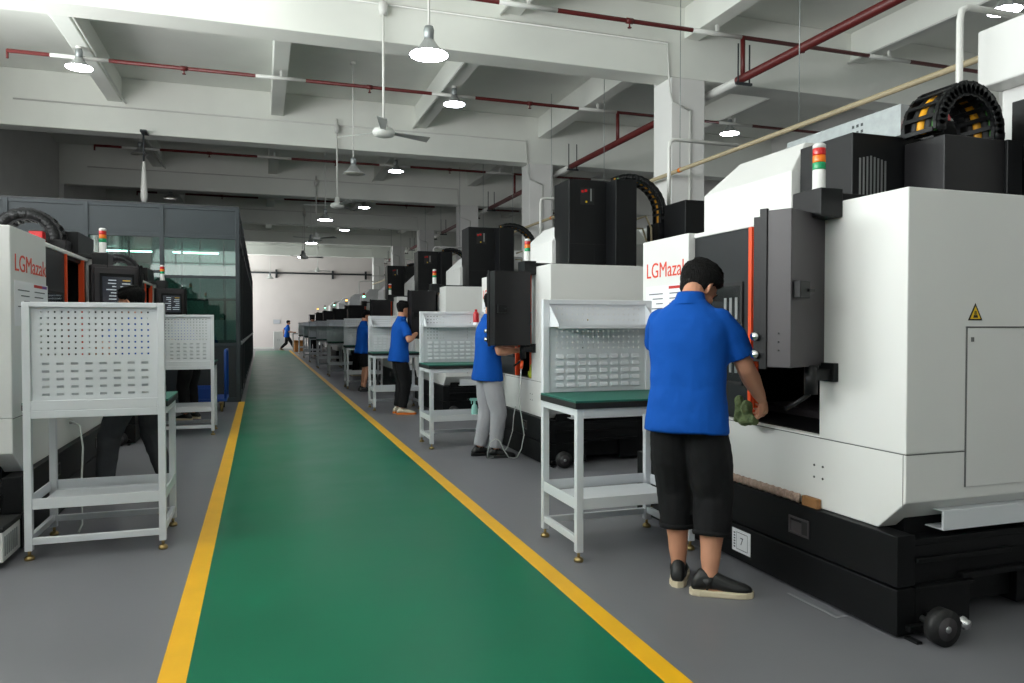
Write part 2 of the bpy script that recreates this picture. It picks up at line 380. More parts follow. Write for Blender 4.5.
MB().cyl((0, YB, 0), (0, YE, 0), .062, n=14).build('pipe', M_REDP, t)
for y in BY:
    MB().cyl((0, y - .55, 0), (0, y + .9, 0), .066, n=14).build('grey_coupling', M_WPIPE, t)
    for q in (-.7, 1.05): MB().cyl((-.1, y + q, -.1), (-.1, y + q, .5), .012, n=8).cyl((.1, y + q, -.1), (.1, y + q, .5), .012, n=8).box(-.14, .14, y + q - .02, y + q + .02, -.11, -.075).build('hanger', M_PARTD, t)
t = thing('gas_pipe', 'beige pipe running lengthwise at the height of the machine tops', 'pipe', (5.95, 0, 3.69))
MB().cyl((0, .8, 0), (0, 42, 0), .03, n=12).build('pipe', M_BEIGE, t)
for k in range(14):
    y = 2.0 + k * 2.6; hw = MB().cyl((0, y, 0), (0, y, ZC - 3.69), .006, n=6).build('hanger_wire', M_GALV, t)
    if k % 2: MB().cyl((0, y - .03, 0), (0, y + .03, 0), .036, n=12).build('orange_band', M_SHOEO, t)

for x in (-2.55, 3.3, 9.52):
    ys = [v for y in BY for v in (y, y + .45)]
    for k in range(3, 9, 2):
        tag(MB().cyl((x, ys[k], 5.84), (x, ys[k + 1], 5.84), .018, n=8).build('conduit', M_WPIPE), 'thin white conduit running lengthwise beside a secondary ceiling beam', 'conduit', 'lengthwise conduits')
# ------------------------------------------------------------------ lamps and fans
def make_lamp(on, label, loc, top, group, rod=.012):
    t = thing('pendant_lamp', label, 'lamp', loc, 0, group)
    b = MB(); b.lathe([(.0, .30), (.045, .30), (.055, .26), (.05, .17), (.03, .16)], n=16)
    for k in range(4):
        a = PI / 2 * k + .4; b.tube([(.045 * math.cos(a), .045 * math.sin(a), .18), (.075 * math.cos(a), .075 * math.sin(a), .09)], .008, 6)
    b.build('lamp_cap', M_GALV, t)
    MB().lathe([(.05, .17), (.075, .13), (.11, .08), (.2, .015), (.215, 0), (.2, .004), (.1, .07), (.04, .15)], n=28).build('lamp_shade', M_ALU, t)
    MB().lathe([(.0, -.012), (.12, -.014), (.195, .0), (.19, .012), (.0, .02)], n=28).build('lamp_lens', M_LAMPW if on else M_LAMPO, t)
    r = MB().cyl((0, 0, .29), (0, 0, top), rod, n=8); r.lathe([(.05, top - .05), (.05, top)], n=12)
    r.build('rod', M_WPIPE, t)
    return t
LX = 1.68
make_lamp(True, 'large lit pendant lamp hanging nearest over the walkway', (LX, 7.7, 4.18), ZC - 4.18, 'rod lamps over the walkway')
make_lamp(False, 'unlit pendant lamp hanging second along the walkway', (LX, 14.4, 4.24), ZC - 4.24, 'rod lamps over the walkway')
make_lamp(True, 'lit pendant lamp hanging third along the walkway', (LX, 20.9, 4.24), ZC - 4.24, 'rod lamps over the walkway')
make_lamp(True, 'lit pendant lamp hanging fourth along the walkway', (LX, 26.9, 4.24), ZC - 4.24, 'rod lamps over the walkway')
make_lamp(True, 'lit pendant lamp hanging farthest along the walkway', (LX, 32.6, 4.24), ZC - 4.24, 'rod lamps over the walkway')
make_lamp(False, 'small unlit pendant lamp hanging before the end wall', (.5, 43.6, 4.0), ZC - 4.0, 'rod lamps over the walkway')
nm = ['first', 'second', 'third', 'fourth', 'fifth', 'sixth']
for i, y in enumerate((13.7, 20.1, 26.6, 33.1)):
    make_lamp(i == 0, ('lit' if i == 0 else 'unlit') + ' lamp under the left secondary beam, %s from the camera' % nm[i], (-2.75, y, 5.52), .36, 'lamps under the secondary beams')
    make_lamp(True, 'lit lamp under the middle secondary beam, %s from the camera' % nm[i], (3.47, y, 5.52), .36, 'lamps under the secondary beams')
make_lamp(True, 'lit lamp beside the first column on its right', (9.6, 13.8, 5.5), .36, 'lamps under the secondary beams')
make_lamp(True, 'lit lamp above the nearest machine at the picture edge', (9.3, 7.3, 5.5), .36, 'lamps under the secondary beams')

def make_fan(label, loc, top, ang):
    t = thing('ceiling_fan', label, 'fan', loc, ang, 'ceiling fans')
    r = MB().cyl((0, 0, .1), (0, 0, top), .018, n=8); r.lathe([(.05, top - .3), (.065, top - .22), (.06, top - .14), (.03, top - .12)], n=14); r.build('rod', M_WPIPE, t)
    MB().lathe([(.03, .2), (.055, .17), (.06, .08), (.13, .06), (.155, .02), (.14, -.03), (.07, -.05), (.0, -.055)], n=24).build('motor', M_FAN, t)
    for k in range(3):
        a = 2 * PI * k / 3; b = MB(); ca, sa = math.cos(a), math.sin(a)
        def P(r_, s_, z): return (r_ * ca - s_ * sa, r_ * sa + s_ * ca, z)
        up = [P(.13, -.04, .03), P(.7, -.075, .045), P(.72, .06, .005), P(.13, .03, .015)]
        b.add(up + [(x, y, z - .006) for x, y, z in up], [(0, 1, 2, 3), (7, 6, 5, 4), (0, 4, 5, 1), (1, 5, 6, 2), (2, 6, 7, 3), (3, 7, 4, 0)])
        b.build('fan_blade', M_FANB, t)
    return t
for i, y in enumerate((10.22, 16.72, 23.22, 29.72)):
    make_fan(['white ceiling fan on a long rod beside the largest lamp', 'white ceiling fan on a long rod, second along the walkway', 'white ceiling fan on a long rod, third along the walkway', 'white ceiling fan on a long rod, fourth along the walkway'][i],
             (1.6, y, 3.98), 1.9, .35 + i * .5)
make_fan('small dark-looking ceiling fan before the end wall', (3.0, 42.6, 4.4), 1.5, .2)
# white pole hanging from the second beam on the left
t = thing('hanging_pole', 'white tapered pole hanging from the second beam over the left machine', 'pole', (-2.2, 16.55, 3.8))
MB().cyl((0, 0, .8), (0, 0, 1.48), .018, n=8).box(-.06, .06, -.04, .3, 1.44, 1.48).build('bracket', M_PARTD, t)
MB().tube([(0, 0, 0), (0, 0, .15), (0, 0, .45), (0, 0, .85)], [.04, .07, .055, .025], 10).build('shaft', M_WPIPE, t)
# cable ladder behind the first column
struct(box_obj('baseboard_end', M_WPIPE, XL, XR, YE - .02, YE, 0, .1), 'low pale skirting on the end wall', 'skirting')
t = thing('wall_conduit', 'dark conduit rail with clips along the end wall', 'conduit', (0, YE - .06, 4.55))
MB().cyl((XL, 0, 0), (9, 0, 0), .05, n=8).build('pipe', M_PARTD, t)
for x in (-1.0, .9, 4.2, 6.2): MB().box(x - .06, x + .06, -.06, .06, -.3, .2).build('clip', M_PARTD, t)
# ------------------------------------------------------------------ machining centres
ML = 2.35
def chain_arch(name, parent, cx, cz, rx, rz, y0, y1, a0, a1, tail, n=22, h=.045):
    """flat energy chain bent in the x-z plane; side links, cross bars and cables"""
    pts = []
    for k in range(n + 1):
        a = a0 + (a1 - a0) * k / n; pts.append((cx + rx * math.cos(a), cz + rz * math.sin(a)))
    if tail:
        x, z = pts[-1]
        m_ = max(1, int(tail / .07))
        for k in range(1, m_ + 1): pts.append((x, z - tail * k / m_))
    links = MB()
    P = [V((x, 0, z)) for x, z in pts]
    def nrm(i):
        a = P[max(0, i - 1)]; b = P[min(len(P) - 1, i + 1)]; t = (b - a).normalized(); return V((t.z, 0, -t.x))
    for yy0, yy1 in ((y0, y0 + .022), (y1 - .022, y1)):
        for i in range(len(P) - 1):
            na, nb = nrm(i), nrm(i + 1); k = h * (1.0 if i % 2 else .9)
            q = [P[i] + na * k, P[i + 1] + nb * k, P[i + 1] - nb * k, P[i] - na * k]
            links.add([(p.x, yy0, p.z) for p in q] + [(p.x, yy1, p.z) for p in q], [(0, 1, 2, 3), (7, 6, 5, 4), (0, 4, 5, 1), (1, 5, 6, 2), (2, 6, 7, 3), (3, 7, 4, 0)])
            c = (P[i] + P[i + 1]) / 2; yo = yy0 - .004 if yy0 == y0 else yy1 + .004
            links.cyl((c.x, yo, c.z), (c.x, (yy0 + yy1) / 2, c.z), h * .72, n=10)
    for i in range(0, len(P) - 1, 2):
        n_ = nrm(i); t = V((-n_.z, 0, n_.x))
        for s in (1, -1):
            c = P[i] + n_ * h * .85 * s; q = [c + t * .012 + n_ * .006, c - t * .012 + n_ * .006, c - t * .012 - n_ * .006, c + t * .012 - n_ * .006]
            links.add([(p.x, y0 + .02, p.z) for p in q] + [(p.x, y1 - .02, p.z) for p in q], [(0, 1, 2, 3), (7, 6, 5, 4), (0, 4, 5, 1), (1, 5, 6, 2), (2, 6, 7, 3), (3, 7, 4, 0)])
    o = links.build(name, M_BLACK, parent)
    w_ = (y1 - y0)
    for off, m_, r_ in (() if h > .05 else ((.34, M_RUB, .026), (.56, M_YCAB, .026), (.74, M_RUB, .024), (.2, M_GCAB, .014))):
        MB().tube([(p.x, y0 + w_ * off, p.z) for p in P], r_, 8).build('cable', m_, o)
    return o

def make_tower(parent, x, y, z, lit=None):
    t = MB().lathe([(.034, 0), (.034, .008), (.03, .012), (.03, .1), (.028, .102)], (x, y, z), 18).build('signal_tower', M_WHITE, parent)
    MB().lathe([(.030, .205), (.030, .222), (.02, .23), (0, .231)], (x, y, z), 18).build('tower_cap', M_WHITE, t)
    for k, m in enumerate((M_GLENS, M_OLENS, M_RLENS)):
        z0 = .102 + k * .0345
        MB().lathe([(.0295, z0), (.0305, z0 + .004), (.0305, z0 + .031), (.0295, z0 + .034)], (x, y, z), 18).build('lens', m, t)
    return t

def make_machine(low, label):
    t = thing('machining_centre', label, 'machine', (0, 0, 0), 0, 'machining centres')
    # --- base
    MB().box(.06, 2.2, .14, ML - .14, .06, .42).box(.1, .5, .1, ML - .1, .42, .5).box(.8, 2.0, .2, ML - .2, .4, .6).build('base', M_BASE, t)
    for z0, z1 in ((.012, .215), (.225, .448)):
        MB().box(-.04, .06, .0, ML - .0, z0, z1).build('base_panel', M_BASE, t, .004)
    for y in (.62, 1.72):
        h = MB().box(-.046, -.039, y - .075, y + .075, .29, .30).box(-.046, -.039, y - .075, y + .075, .37, .38).box(-.046, -.039, y - .075, y - .065, .30, .37).box(-.046, -.039, y + .065, y + .075, .30, .37)
        o = h.build('recessed_handle', M_GREY, t)
        MB().box(-.043, -.04, y - .065, y - .02, .30, .37, 0).box(-.0415, -.04, y - .02, y + .065, .30, .355, 1).build('handle_recess', [M_RUB, M_GREY], o)
    for e in (0, 1):
        def Y(a): return a if e == 0 else ML - a
        def bx(b, x0, x1, ya, yb, z0, z1): y0, y1 = sorted((Y(ya), Y(yb))); b.box(x0, x1, y0, y1, z0, z1)
        b = MB(); bx(b, .06, .38, .0, .14, .03, .205); bx(b, .06, .34, .03, .14, .205, .42)
        bx(b, .06, .95, .005, .03, .40, .425); bx(b, .06, .95, .005, .012, .345, .4); bx(b, .06, .62, -.012, .03, .325, .345); bx(b, .34, .95, .03, .06, .25, .40); bx(b, .06, .40, -.01, .03, .205, .22); bx(b, .34, .95, .0, .06, .225, .25)
        bx(b, .8, 1.0, .1, .3, .03, .4); bx(b, .005, .12, -.03, .02, .035, .06); bx(b, .0, .03, -.07, .0, .0, .012); bx(b, .12, .17, -.06, .02, .06, .1)
        b.build('end_bracket', M_BASE, t, .003)
        ya, yb = sorted((Y(-.13), Y(-.08)))
        wh = MB().cyl((.1, ya, .08), (.1, yb, .08), .078, n=28).build('wheel', M_RUB, t)
        MB().cyl((.1, ya - .004, .078), (.1, yb + .004, .08), .05, n=24).build('wheel_disc', M_GREY, wh)
        MB().cyl((.1, min(ya, Y(.02)) - .008, .078), (.1, max(yb, Y(.02)) + .008, .078), .014, n=12).build('axle', M_STEEL, wh)
        ya, yb = sorted((Y(-.11), Y(.03)))
        MB().cyl((.245, ya, .07), (.245, yb, .07), .02, n=16).cyl((.245, Y(-.06), .07), (.245, Y(-.085), .07), .03, n=6).build('pipe_fitting', M_CHROME, t)
    # --- body
    b = MB()
    b.prism([(.15, .45), (ML - .15, .45), (ML, .59), (ML, .8), (0, .8), (0, .59)], 'x', 0, 2.3)
    b.box(0, 2.3, 0, .53, .801, 1.96); b.box(0, 2.3, 1.74, ML, .801, 1.965)
    b.box(1.2, 2.3, .53, 1.74, .8, 1.96); b.box(.04, 1.2, .53, 1.74, 1.93, 1.96)
    b.box(.0, .05, .53, 1.74, .79, .812)
    body = b.build('body', M_WHITE, t, .006)
    sm = MB()
    sm.box(-.0012, 0, 0.0, ML, .799, .803); sm.box(0, 2.0, -.0012, 0, .798, .802)
    sm.box(-.0012, 0, .012, .015, .57, .8)
    for y in (.5, .56): 
        for z in (.60, .66): sm.cyl((-.003, y, z), (0, y, z), .006, n=8)
    sm.build('panel_seam', M_SEAM, body)
    for e in (0, 1):
        s = -1 if e == 0 else 1; y = 0 if e == 0 else ML
        q = MB(); y0, y1 = sorted((y, y + s * .006)); q.box(.34, 1.35, y0, y1, .64, 1.35)
        so = q.build('side_hatch', M_WHITE, body, .002)
        y0, y1 = sorted((y, y + s * .0065)); g = MB().box(.335, 1.36, y0, y1, 1.352, 1.358).box(.336, .34, y0, y1, .64, 1.352).box(.36, .372, min(y, y + s * .012), max(y, y + s * .012), 1.29, 1.31)
        g.build('hatch_latch', M_SEAM, so)
        y0, y1 = sorted((y + s * .0, y + s * .05)); r = MB()
        r.box(.22, 2.2, min(y - s * .1, y + s * .0), max(y - s * .1, y + s * .0), .452, .458)
        r.box(.22, 2.2, min(y - s * .012, y + s * .0), max(y - s * .012, y + s * .0), .458, .535); r.box(.22, 2.2, min(y - s * .1, y), max(y - s * .1, y), .535, .541)
        r.build('drip_rail', M_BENCH, t, .002)
    # --- interior, doors
    i_ = MB(); i_.box(1.15, 1.2, .54, 1.73, .8, 1.93).box(.06, 1.2, .53, .545, .812, 1.93).box(.1, 1.2, 1.725, 1.74, .812, 1.93).box(.05, 1.2, .545, 1.725, .80, .816).box(.06, 1.15, .545, 1.725, 1.9, 1.93)
    i_.build('interior_lining', M_BASE, t)
    g = MB()
    for k in range(4): g.box(.3, .32, .64 + k * .085, .69 + k * .085, 1.1, 1.8)
    g.build('way_cover', M_STEEL, t)
    MB().box(.45, 1.1, .6, 1.6, .816, .86).build('worktable', M_GREY, t, .004)
    MB().cyl((.75, 1.0, 1.25), (.75, 1.0, 1.93), .13, n=24).cyl((.75, 1.0, 1.12), (.75, 1.0, 1.25), .06, .11, n=24).build('spindle', M_GREY, t)
    d = MB().box(.05, .085, 1.16, 1.75, .813, 1.93); door = d.build('door', M_DOOR, t, .003)
    MB().box(.036, .09, 1.13, 1.16, .813, 1.93).box(.05, .06, 1.124, 1.13, .813, 1.93).box(.07, .08, 1.124, 1.13, .813, 1.93).build('door_edge', M_ORANGE, door, .003)
    MB().box(.044, .0505, 1.24, 1.60, 1.03, 1.60).build('door_window', M_DGLASS, door)
    MB().box(.04, .05, 1.22, 1.24, 1.01, 1.62).box(.04, .05, 1.60, 1.62, 1.01, 1.62).box(.04, .05, 1.24, 1.60, 1.01, 1.03).box(.04, .05, 1.24, 1.60, 1.60, 1.62).build('window_gasket', M_RUB, door)
    q = MB()
    for k in range(3):
        for z0, z1 in ((1.08, 1.16), (1.26, 1.34), (1.40, 1.53)): q.box(.0425, .044, 1.27 + k * .055, 1.295 + k * .055, z0, z1)
    q.build('window_reflection', M_STEEL, door)  # pale strips stand in for reflections in the door glass
    q = MB().box(.055, .08, .545, .66, .813, 1.93); leaf = q.build('door', M_DOOR, t, .003)
    MB().box(.036, .08, .66, .685, .813, 1.93).build('door_edge', M_ORANGE, leaf, .003)
    MB().tube([(.055, .60, 1.50), (.01, .60, 1.50), (.01, .60, 1.38), (.055, .60, 1.38)], .009, 8).build('door_handle', M_CHROME, leaf)
    # --- arm bar, pendant, tower
    MB().box(-.13, -.001, .38, .58, 1.88, 2.016).box(-.02, .66, .40, .56, 1.962, 2.0).build('arm_bar', M_BLACK, t, .005)
    p = MB().box(0, .4, 0, .125, 1.165, 1.905).box(.02, .38, .125, .14, 1.19, 1.88)
    pen = p.build('control_pendant', M_GREY if low else M_SIDEB, t, .004, loc=((-.32, .35, 0) if low else (-.46, .32, 0)), rot=(0, 0, math.radians(25 if low else 8)))
    MB().box(-.008, .012, .118, .155, 1.155, 1.915).box(.0, .02, .155, .19, 1.19, 1.88).build('pendant_trim', M_BLACK, pen, .002)
    MB().box(.06, .34, .14, .146, 1.52, 1.83).build('screen_bezel', M_BLACK, pen, .002)
    sc = MB().box(.08, .32, .146, .149, 1.56, 1.80).build('screen', M_SCREEN, pen)
    lt = MB(); random.seed(3)
    for k in range(7):
        z = 1.77 - k * .028; x0 = .095
        lt.box(x0, x0 + .05 + .05 * random.random(), .149, .1497, z - .006, z + .003, 1 if k in (0,) else 0)
        lt.box(.21, .21 + .03 + .06 * random.random(), .149, .1497, z - .006, z + .003, 0)
    lt.build('screen_readout', [M_SCRT, M_SCRY], sc)
    kp = MB()
    for r_ in range(5):
        for c_ in range(8): kp.box(.07 + c_ * .034, .095 + c_ * .034, .14, .147, 1.24 + r_ * .045, 1.27 + r_ * .045)
    kp.build('keypad', M_PARTD, pen)
    MB().cyl((.03, .14, 1.31), (.03, .20, 1.31), .022, n=14).cyl((.03, .14, 1.225), (.03, .20, 1.225), .022, n=14).cyl((-.0, .17, 1.31), (-.03, .17, 1.31), .02, n=14).cyl((.0, .17, 1.225), (-.03, .17, 1.225), .02, n=14).build('knob', M_CHROME, pen)
    MB().box(.02, .12, -.035, .0, 1.49, 1.57).box(.09, .15, -.045, -.03, 1.52, 1.535).build('pendant_handle', M_BLACK, pen, .003)
    dt = MB()
    for z in (1.245, 1.285, 1.325): dt.cyl((-.003, .06, z), (0, .06, z), .004, n=8)
    dt.build('screw', M_RUB, pen)
    MB().box(-.13, .0, .42, .48, 1.10, 1.15).box(-.03, .0, .40, .5, 1.09, 1.18).cyl((-.12, .45, 1.03), (-.12, .45, 1.17), .032, n=14).tube([(-.12, .46, 1.03), (-.15, .52, .98), (-.18, .56, .95)], .011, 8).build('pendant_bracket', M_BLACK, t, .002)
    make_tower(t, -.065, .47, 2.016)
    # --- column cover
    x0, x1, ya, yb = .61, 1.9, 1.5, 2.5
    ch = MB()
    A = [(x0, ya, 1.965), (x0, yb, 1.965), (x0, yb, 2.33), (x0, yb - .1, 2.37), (x0, ya + .02, 2.37)]
    vs = [(x0, ya, 1.965), (x0, yb, 1.965), (x1, yb, 1.965), (x1, ya, 1.965),
          (x0, ya, 2.36), (x0, yb, 2.36), (x1, yb, 2.36), (x1, ya, 2.36),
          (x0 + .24, ya + .16, 2.6), (x0 + .24, yb - .12, 2.6), (x1 - .1, yb - .12, 2.6), (x1 - .1, ya + .16, 2.6)]
    ch.add(vs, [(3, 2, 1, 0), (0, 1, 5, 4), (1, 2, 6, 5), (2, 3, 7, 6), (3, 0, 4, 7), (4, 5, 9, 8), (5, 6, 10, 9), (6, 7, 11, 10), (7, 4, 8, 11), (8, 9, 10, 11)])
    ch.build('column_cover', M_WHITE, t, .006)
    # --- spindle head housing
    zt = 2.5 if low else 3.02
    hy_ = 1.03 if low else 1.10
    hb = MB().box(.66, 1.5 if low else 1.4, hy_, hy_ + .45, 1.966, zt)
    hb.build('head_housing', M_BLACK, t, .006)
    if low:
        q = MB()
        for k in range(8): q.box(.71 + k * .027, .722 + k * .027, 1.0275, 1.03, 2.09, 2.37 - .006 * abs(k - 3))
        q.build('vent_slot', M_STEEL, t)
    else:
        q = MB().box(.80, .97, .996 + .1, 1.10, 2.74, 2.93, 0).box(.81, .835, .993 + .1, .996 + .1, 2.87, 2.9, 1).box(.85, .88, .993 + .1, .996 + .1, 2.88, 2.91, 1).box(.86, .88, .993 + .1, .996 + .1, 2.76, 2.78, 3).box(.92, .935, .993 + .1, .996 + .1, 2.78, 2.92, 2)
        q.build('head_control_panel', [M_RUB, M_RLENS, M_STEEL, M_WARN], t)
        MB().box(.655, 1.4, .9985 + .1, 1.10, 2.29, 2.296).box(.97, .974, .9985 + .1, 1.10, 1.966, 2.29).build('head_seam', M_RUB, t)
    zb = 2.45 if low else 3.0
    bx0, by0 = (1.04, .74) if low else (1.12, .85)
    MB().box(bx0, 1.5 if low else 1.38, by0, 1.02 if low else 1.1, 1.966, zb).build('head_side_box', M_SIDEB if low else M_BLACK, t, .005)
    if low:
        chain_arch('cable_chain', t, 1.26, 2.50, .225, .235, .76, 1.0, PI * 1.02, -.15, .45)
        MB().box(1.5, 1.62, .72, 1.0, 1.966, 2.45).build('chain_bracket', M_BLACK, t, .004)
        MB().box(1.3, 1.44, 1.3, 2.4, 2.60, 2.8).build('cable_tray', M_GALV, t)
        q = MB()
        for k in range(3):
            for j in range(3): q.box(1.2985, 1.30, 1.62 + k * .04, 1.64 + k * .04, 2.65 + j * .045, 2.67 + j * .045)
        q.build('tray_slot', M_PARTD, t)
        MB().box(1.3, 1.5, 1.05, 1.3, 2.5, 2.64).box(1.36, 1.5, 1.1, 1.3, 2.64, 2.70, 1).build('motor_box', [M_BLACK, M_RLENS], t, .004)
        MB().box(2.16, 2.9, -.2, 1.47, 3.03, 3.43).box(2.36, 2.9, -.2, 1.44, 1.966, 3.03).build('column_housing', M_WHITE, t, .012)
        MB().box(1.63, 1.75, .4, .62, 1.966, 2.03).build('junction_box', M_BENCH, t)
    else:
        chain_arch('cable_chain', t, 1.38, 2.68, .42, .38, .98, 1.18, PI * .62, -.05, .2, h=.038)
        MB().tube([(1.5, 1.1, 2.6), (1.62, 1.08, 2.64), (1.68, 1.06, 2.5), (1.68, 1.04, 2.1)], .013, 8).tube([(1.5, 1.14, 2.5), (1.6, 1.12, 2.5), (1.66, 1.1, 2.3), (1.66, 1.08, 2.0)], .011, 8).build('hose', M_BEIGE, t)
        MB().box(1.70, 1.86, .92, 1.2, 1.966, 2.55).build('chain_bracket', M_BLACK, t, .004)
        MB().box(1.5, 1.78, .6, 1.3, 1.966, 2.05).build('top_plate', M_BLACK, t, .004)
    MB().box(1.76, 2.16, .45, .9, 1.966, 2.74).build('magazine_box', M_BLACK, t, .005)
    MB().box(2.0, 2.5, 1.5, 2.3, 1.966, 2.6).build('rear_housing', M_WHITE, t, .006)
    px, py = 1.96, (1.44 if low else 1.14)
    MB().tube([(px, py, 1.966), (px, py, 3.48), (px + .015, py, 3.545), (px + .07, py, 3.575), (px + .95, py, 3.575)], .023, 12).build('air_pipe', M_WPIPE, t)
    # --- lettering and notice
    text_obj('logo_lettering', 'LGMazak', .15, M_LOGO, t, frame((-.001, 2.285, 1.70), (0, -1, 0), (0, 0, 1)), .001, .54)
    nt_ = MB().box(-.002, 0, 1.72, 2.30, 1.36, 1.64, 0).box(-.003, -.002, 1.74, 1.98, 1.613, 1.632, 1).box(-.003, -.002, 1.74, 1.83, 1.613, 1.632, 2)
    for k in range(6):
        z = 1.58 - k * .034; nt_.box(-.0028, -.002, 2.06, 2.25 - .05 * (k % 3), z, z + .007, 3); nt_.box(-.0028, -.002, 1.78 + .03 * (k % 2), 1.97, z, z + .007, 3)
    nt_.build('notice_sheet', [M_PAPER, M_INKR, M_INKB, M_INK], t)
    # warning triangle
    wy = -.002
    wt = MB().prism([(.375, 1.385), (.46, 1.385), (.4175, 1.462)], 'y', wy, 0, 0).prism([(.387, 1.392), (.448, 1.392), (.4175, 1.448)], 'y', wy - .0006, wy, 1)
    wt.prism([(.404, 1.397), (.432, 1.397), (.429, 1.409), (.407, 1.409)], 'y', wy - .001, wy - .0006, 0)
    for k in range(4): wt.prism([(.409 + k * .005, 1.41), (.412 + k * .005, 1.41), (.414 + k * .003, 1.428), (.412 + k * .003, 1.428)], 'y', wy - .001, wy - .0006, 0)
    wt.build('warning_triangle', [M_RUB, M_WARN], t, loc=(-.028, 0, 0))
    return t

XF = 2.64
mlow = make_machine(True, 'large white and black machining centre nearest the camera, with the man leaning into it')
mlow.location = (XF, 2.5, 0)
mhigh = make_machine(False, 'white machining centre behind the first right-hand bench, second in the right row')
mhigh.location = (XF, 6.68, 0)
names = ['third', 'fourth', 'fifth', 'sixth', 'seventh', 'eighth', 'ninth']
ys = [10.97, 15.2, 19.4, 23.6, 27.8, 32.0, 36.2]
for i, y in enumerate(ys):
    r = dup(mhigh, (XF, y, 0), 0, 'white machining centre with a black head box, %s along the right row' % names[i])
    if i >= 3:
        for c in list(r.children):
            n_ = c.name.split('.')[0]
            if n_ in ('head_housing', 'head_side_box', 'head_control_panel', 'head_seam', 'hose'): bpy.data.objects.remove(c)
            elif n_ == 'cable_chain': c.location.z -= .5
    if i >= 2:
        tw = [c for c in r.children if c.name.startswith('signal_tower')][0]
        ls = sorted([c for c in tw.children if c.name.startswith('lens')], key=lambda c: min(v.co.z for v in c.data.vertices))
        k = 1 if i % 3 == 0 else 0
        ls[k].material_slots[0].link = 'OBJECT'; ls[k].material_slots[0].material = (M_GLON, M_OLON)[k]
XLF = -1.4
LS = 1.28
lm1 = dup(mlow, (XLF - .02, 5.2 + ML * LS, 0), PI, 'white machining centre on the left behind the nearest pegboard bench')
lm1.scale = (1, LS, 1)
def wipe(o):
    for c in list(o.children): wipe(c)
    bpy.data.objects.remove(o)
for c in list(lm1.children):
    n_ = c.name.split('.')[0]
    if n_ in ('column_cover', 'head_housing', 'head_side_box', 'cable_chain', 'vent_slot', 'chain_bracket', 'cable_tray', 'tray_slot', 'motor_box', 'air_pipe', 'rear_housing', 'magazine_box', 'column_housing', 'junction_box'): wipe(c)
MB().prism([(.06, 1.966), (.62, 1.966), (.62, 2.12), (.42, 2.12)], 'y', .42, 1.66).build('column_cover', M_WHITE, lm1, .005)
MB().box(.12, .5, .0, .52, 1.966, 2.2).build('head_housing', M_BLACK, lm1, .005)
MB().box(.56, .80, .56, .72, 1.966, 2.12).box(.16, .30, .56, .72, 1.966, 2.1).build('chain_bracket', M_BLACK, lm1, .004)
chain_arch('cable_chain', lm1, .46, 2.09, .22, .22, .57, .71, PI * 1.0, -.05, .0, h=.055)
MB().box(.3, .4, .75, .83, 1.966, 2.15).build('red_cap', M_RLENS, lm1, .004)
MB().box(-.006, 0, .30, .53, .803, 1.955).box(-.02, -.006, .40, .42, 1.38, 1.5).build('front_panel', M_DOOR, lm1)
MB().box(-.006, 0, .0, .10, .803, 1.955).build('pendant_panel', M_BLACK, lm1)
dup(lm1, (XLF - .02, 9.5 + ML * LS, 0), PI, 'white machining centre on the left in front of the glass room')
for ch in list(mlow.children):
    if ch.name.startswith('door') and len(ch.data.vertices) and min(v.co.y for v in ch.data.vertices) < .6:
        for g_ in list(ch.children): bpy.data.objects.remove(g_)
        bpy.data.objects.remove(ch)
# things at the nearest machine
t = thing('floor_sheet', 'white printed paper stuck on the black base of the nearest machine', 'paper', (XF - .041, 3.6, .125))
MB().box(-.002, 0, -.085, .085, -.065, .065).build('sheet', M_PAPER, t)
q = MB().box(-.0026, -.002, -.06, .045, .045, .048).box(-.0026, -.002, -.06, .045, -.05, -.047).box(-.0026, -.002, -.06, -.058, -.05, .048).box(-.0026, -.002, .043, .045, -.05, .048)
for k in range(6): q.box(-.0026, -.002, .055, .07, -.045 + k * .016, -.037 + k * .016)
q.build('ruled_box', M_INK, t)
text_obj('numeral', '7', .06, M_INK, t, frame((-.0024, .01, -.02), (0, -1, 0), (0, 0, 1)), .0004)
t = MB().box(-.024, .004, -.055, .055, 0, .05).build('wood_block', M_WOOD, None, .004, loc=(XF - .008, 3.06, .448))
tag(t, 'small brown wooden block on the base ledge of the nearest machine', 'wood block')
q = MB(); n = 40; rs = []
for k in range(n + 1):
    y = .75 * k / n; a = .016 + .003 * math.sin(k * 1.7); b = .024 + .003 * math.sin(k * 2.3 + 1)
    rs.append([(-.014 + a * .6 * math.cos(s), y, .028 + b * math.sin(s)) for s in [2 * PI * j / 10 for j in range(10)]])
tag(q.rings(rs).build('packing_wrap', M_WRAP, None, loc=(XF - .010, 3.14, .448)), 'crinkled brown packing wrap lying along the base ledge', 'packing wrap')
tp = MB().box(2.53, 2.545, 2.78, 3.12, 0, .001).box(2.545, 2.60, 2.78, 2.795, 0, .001).box(2.53, 2.545, 3.7, 4.0, 0, .001)
tag(tp.build('floor_tape', M_TAPE), 'pale corner tape mark on the floor by the nearest machine', 'tape', None)
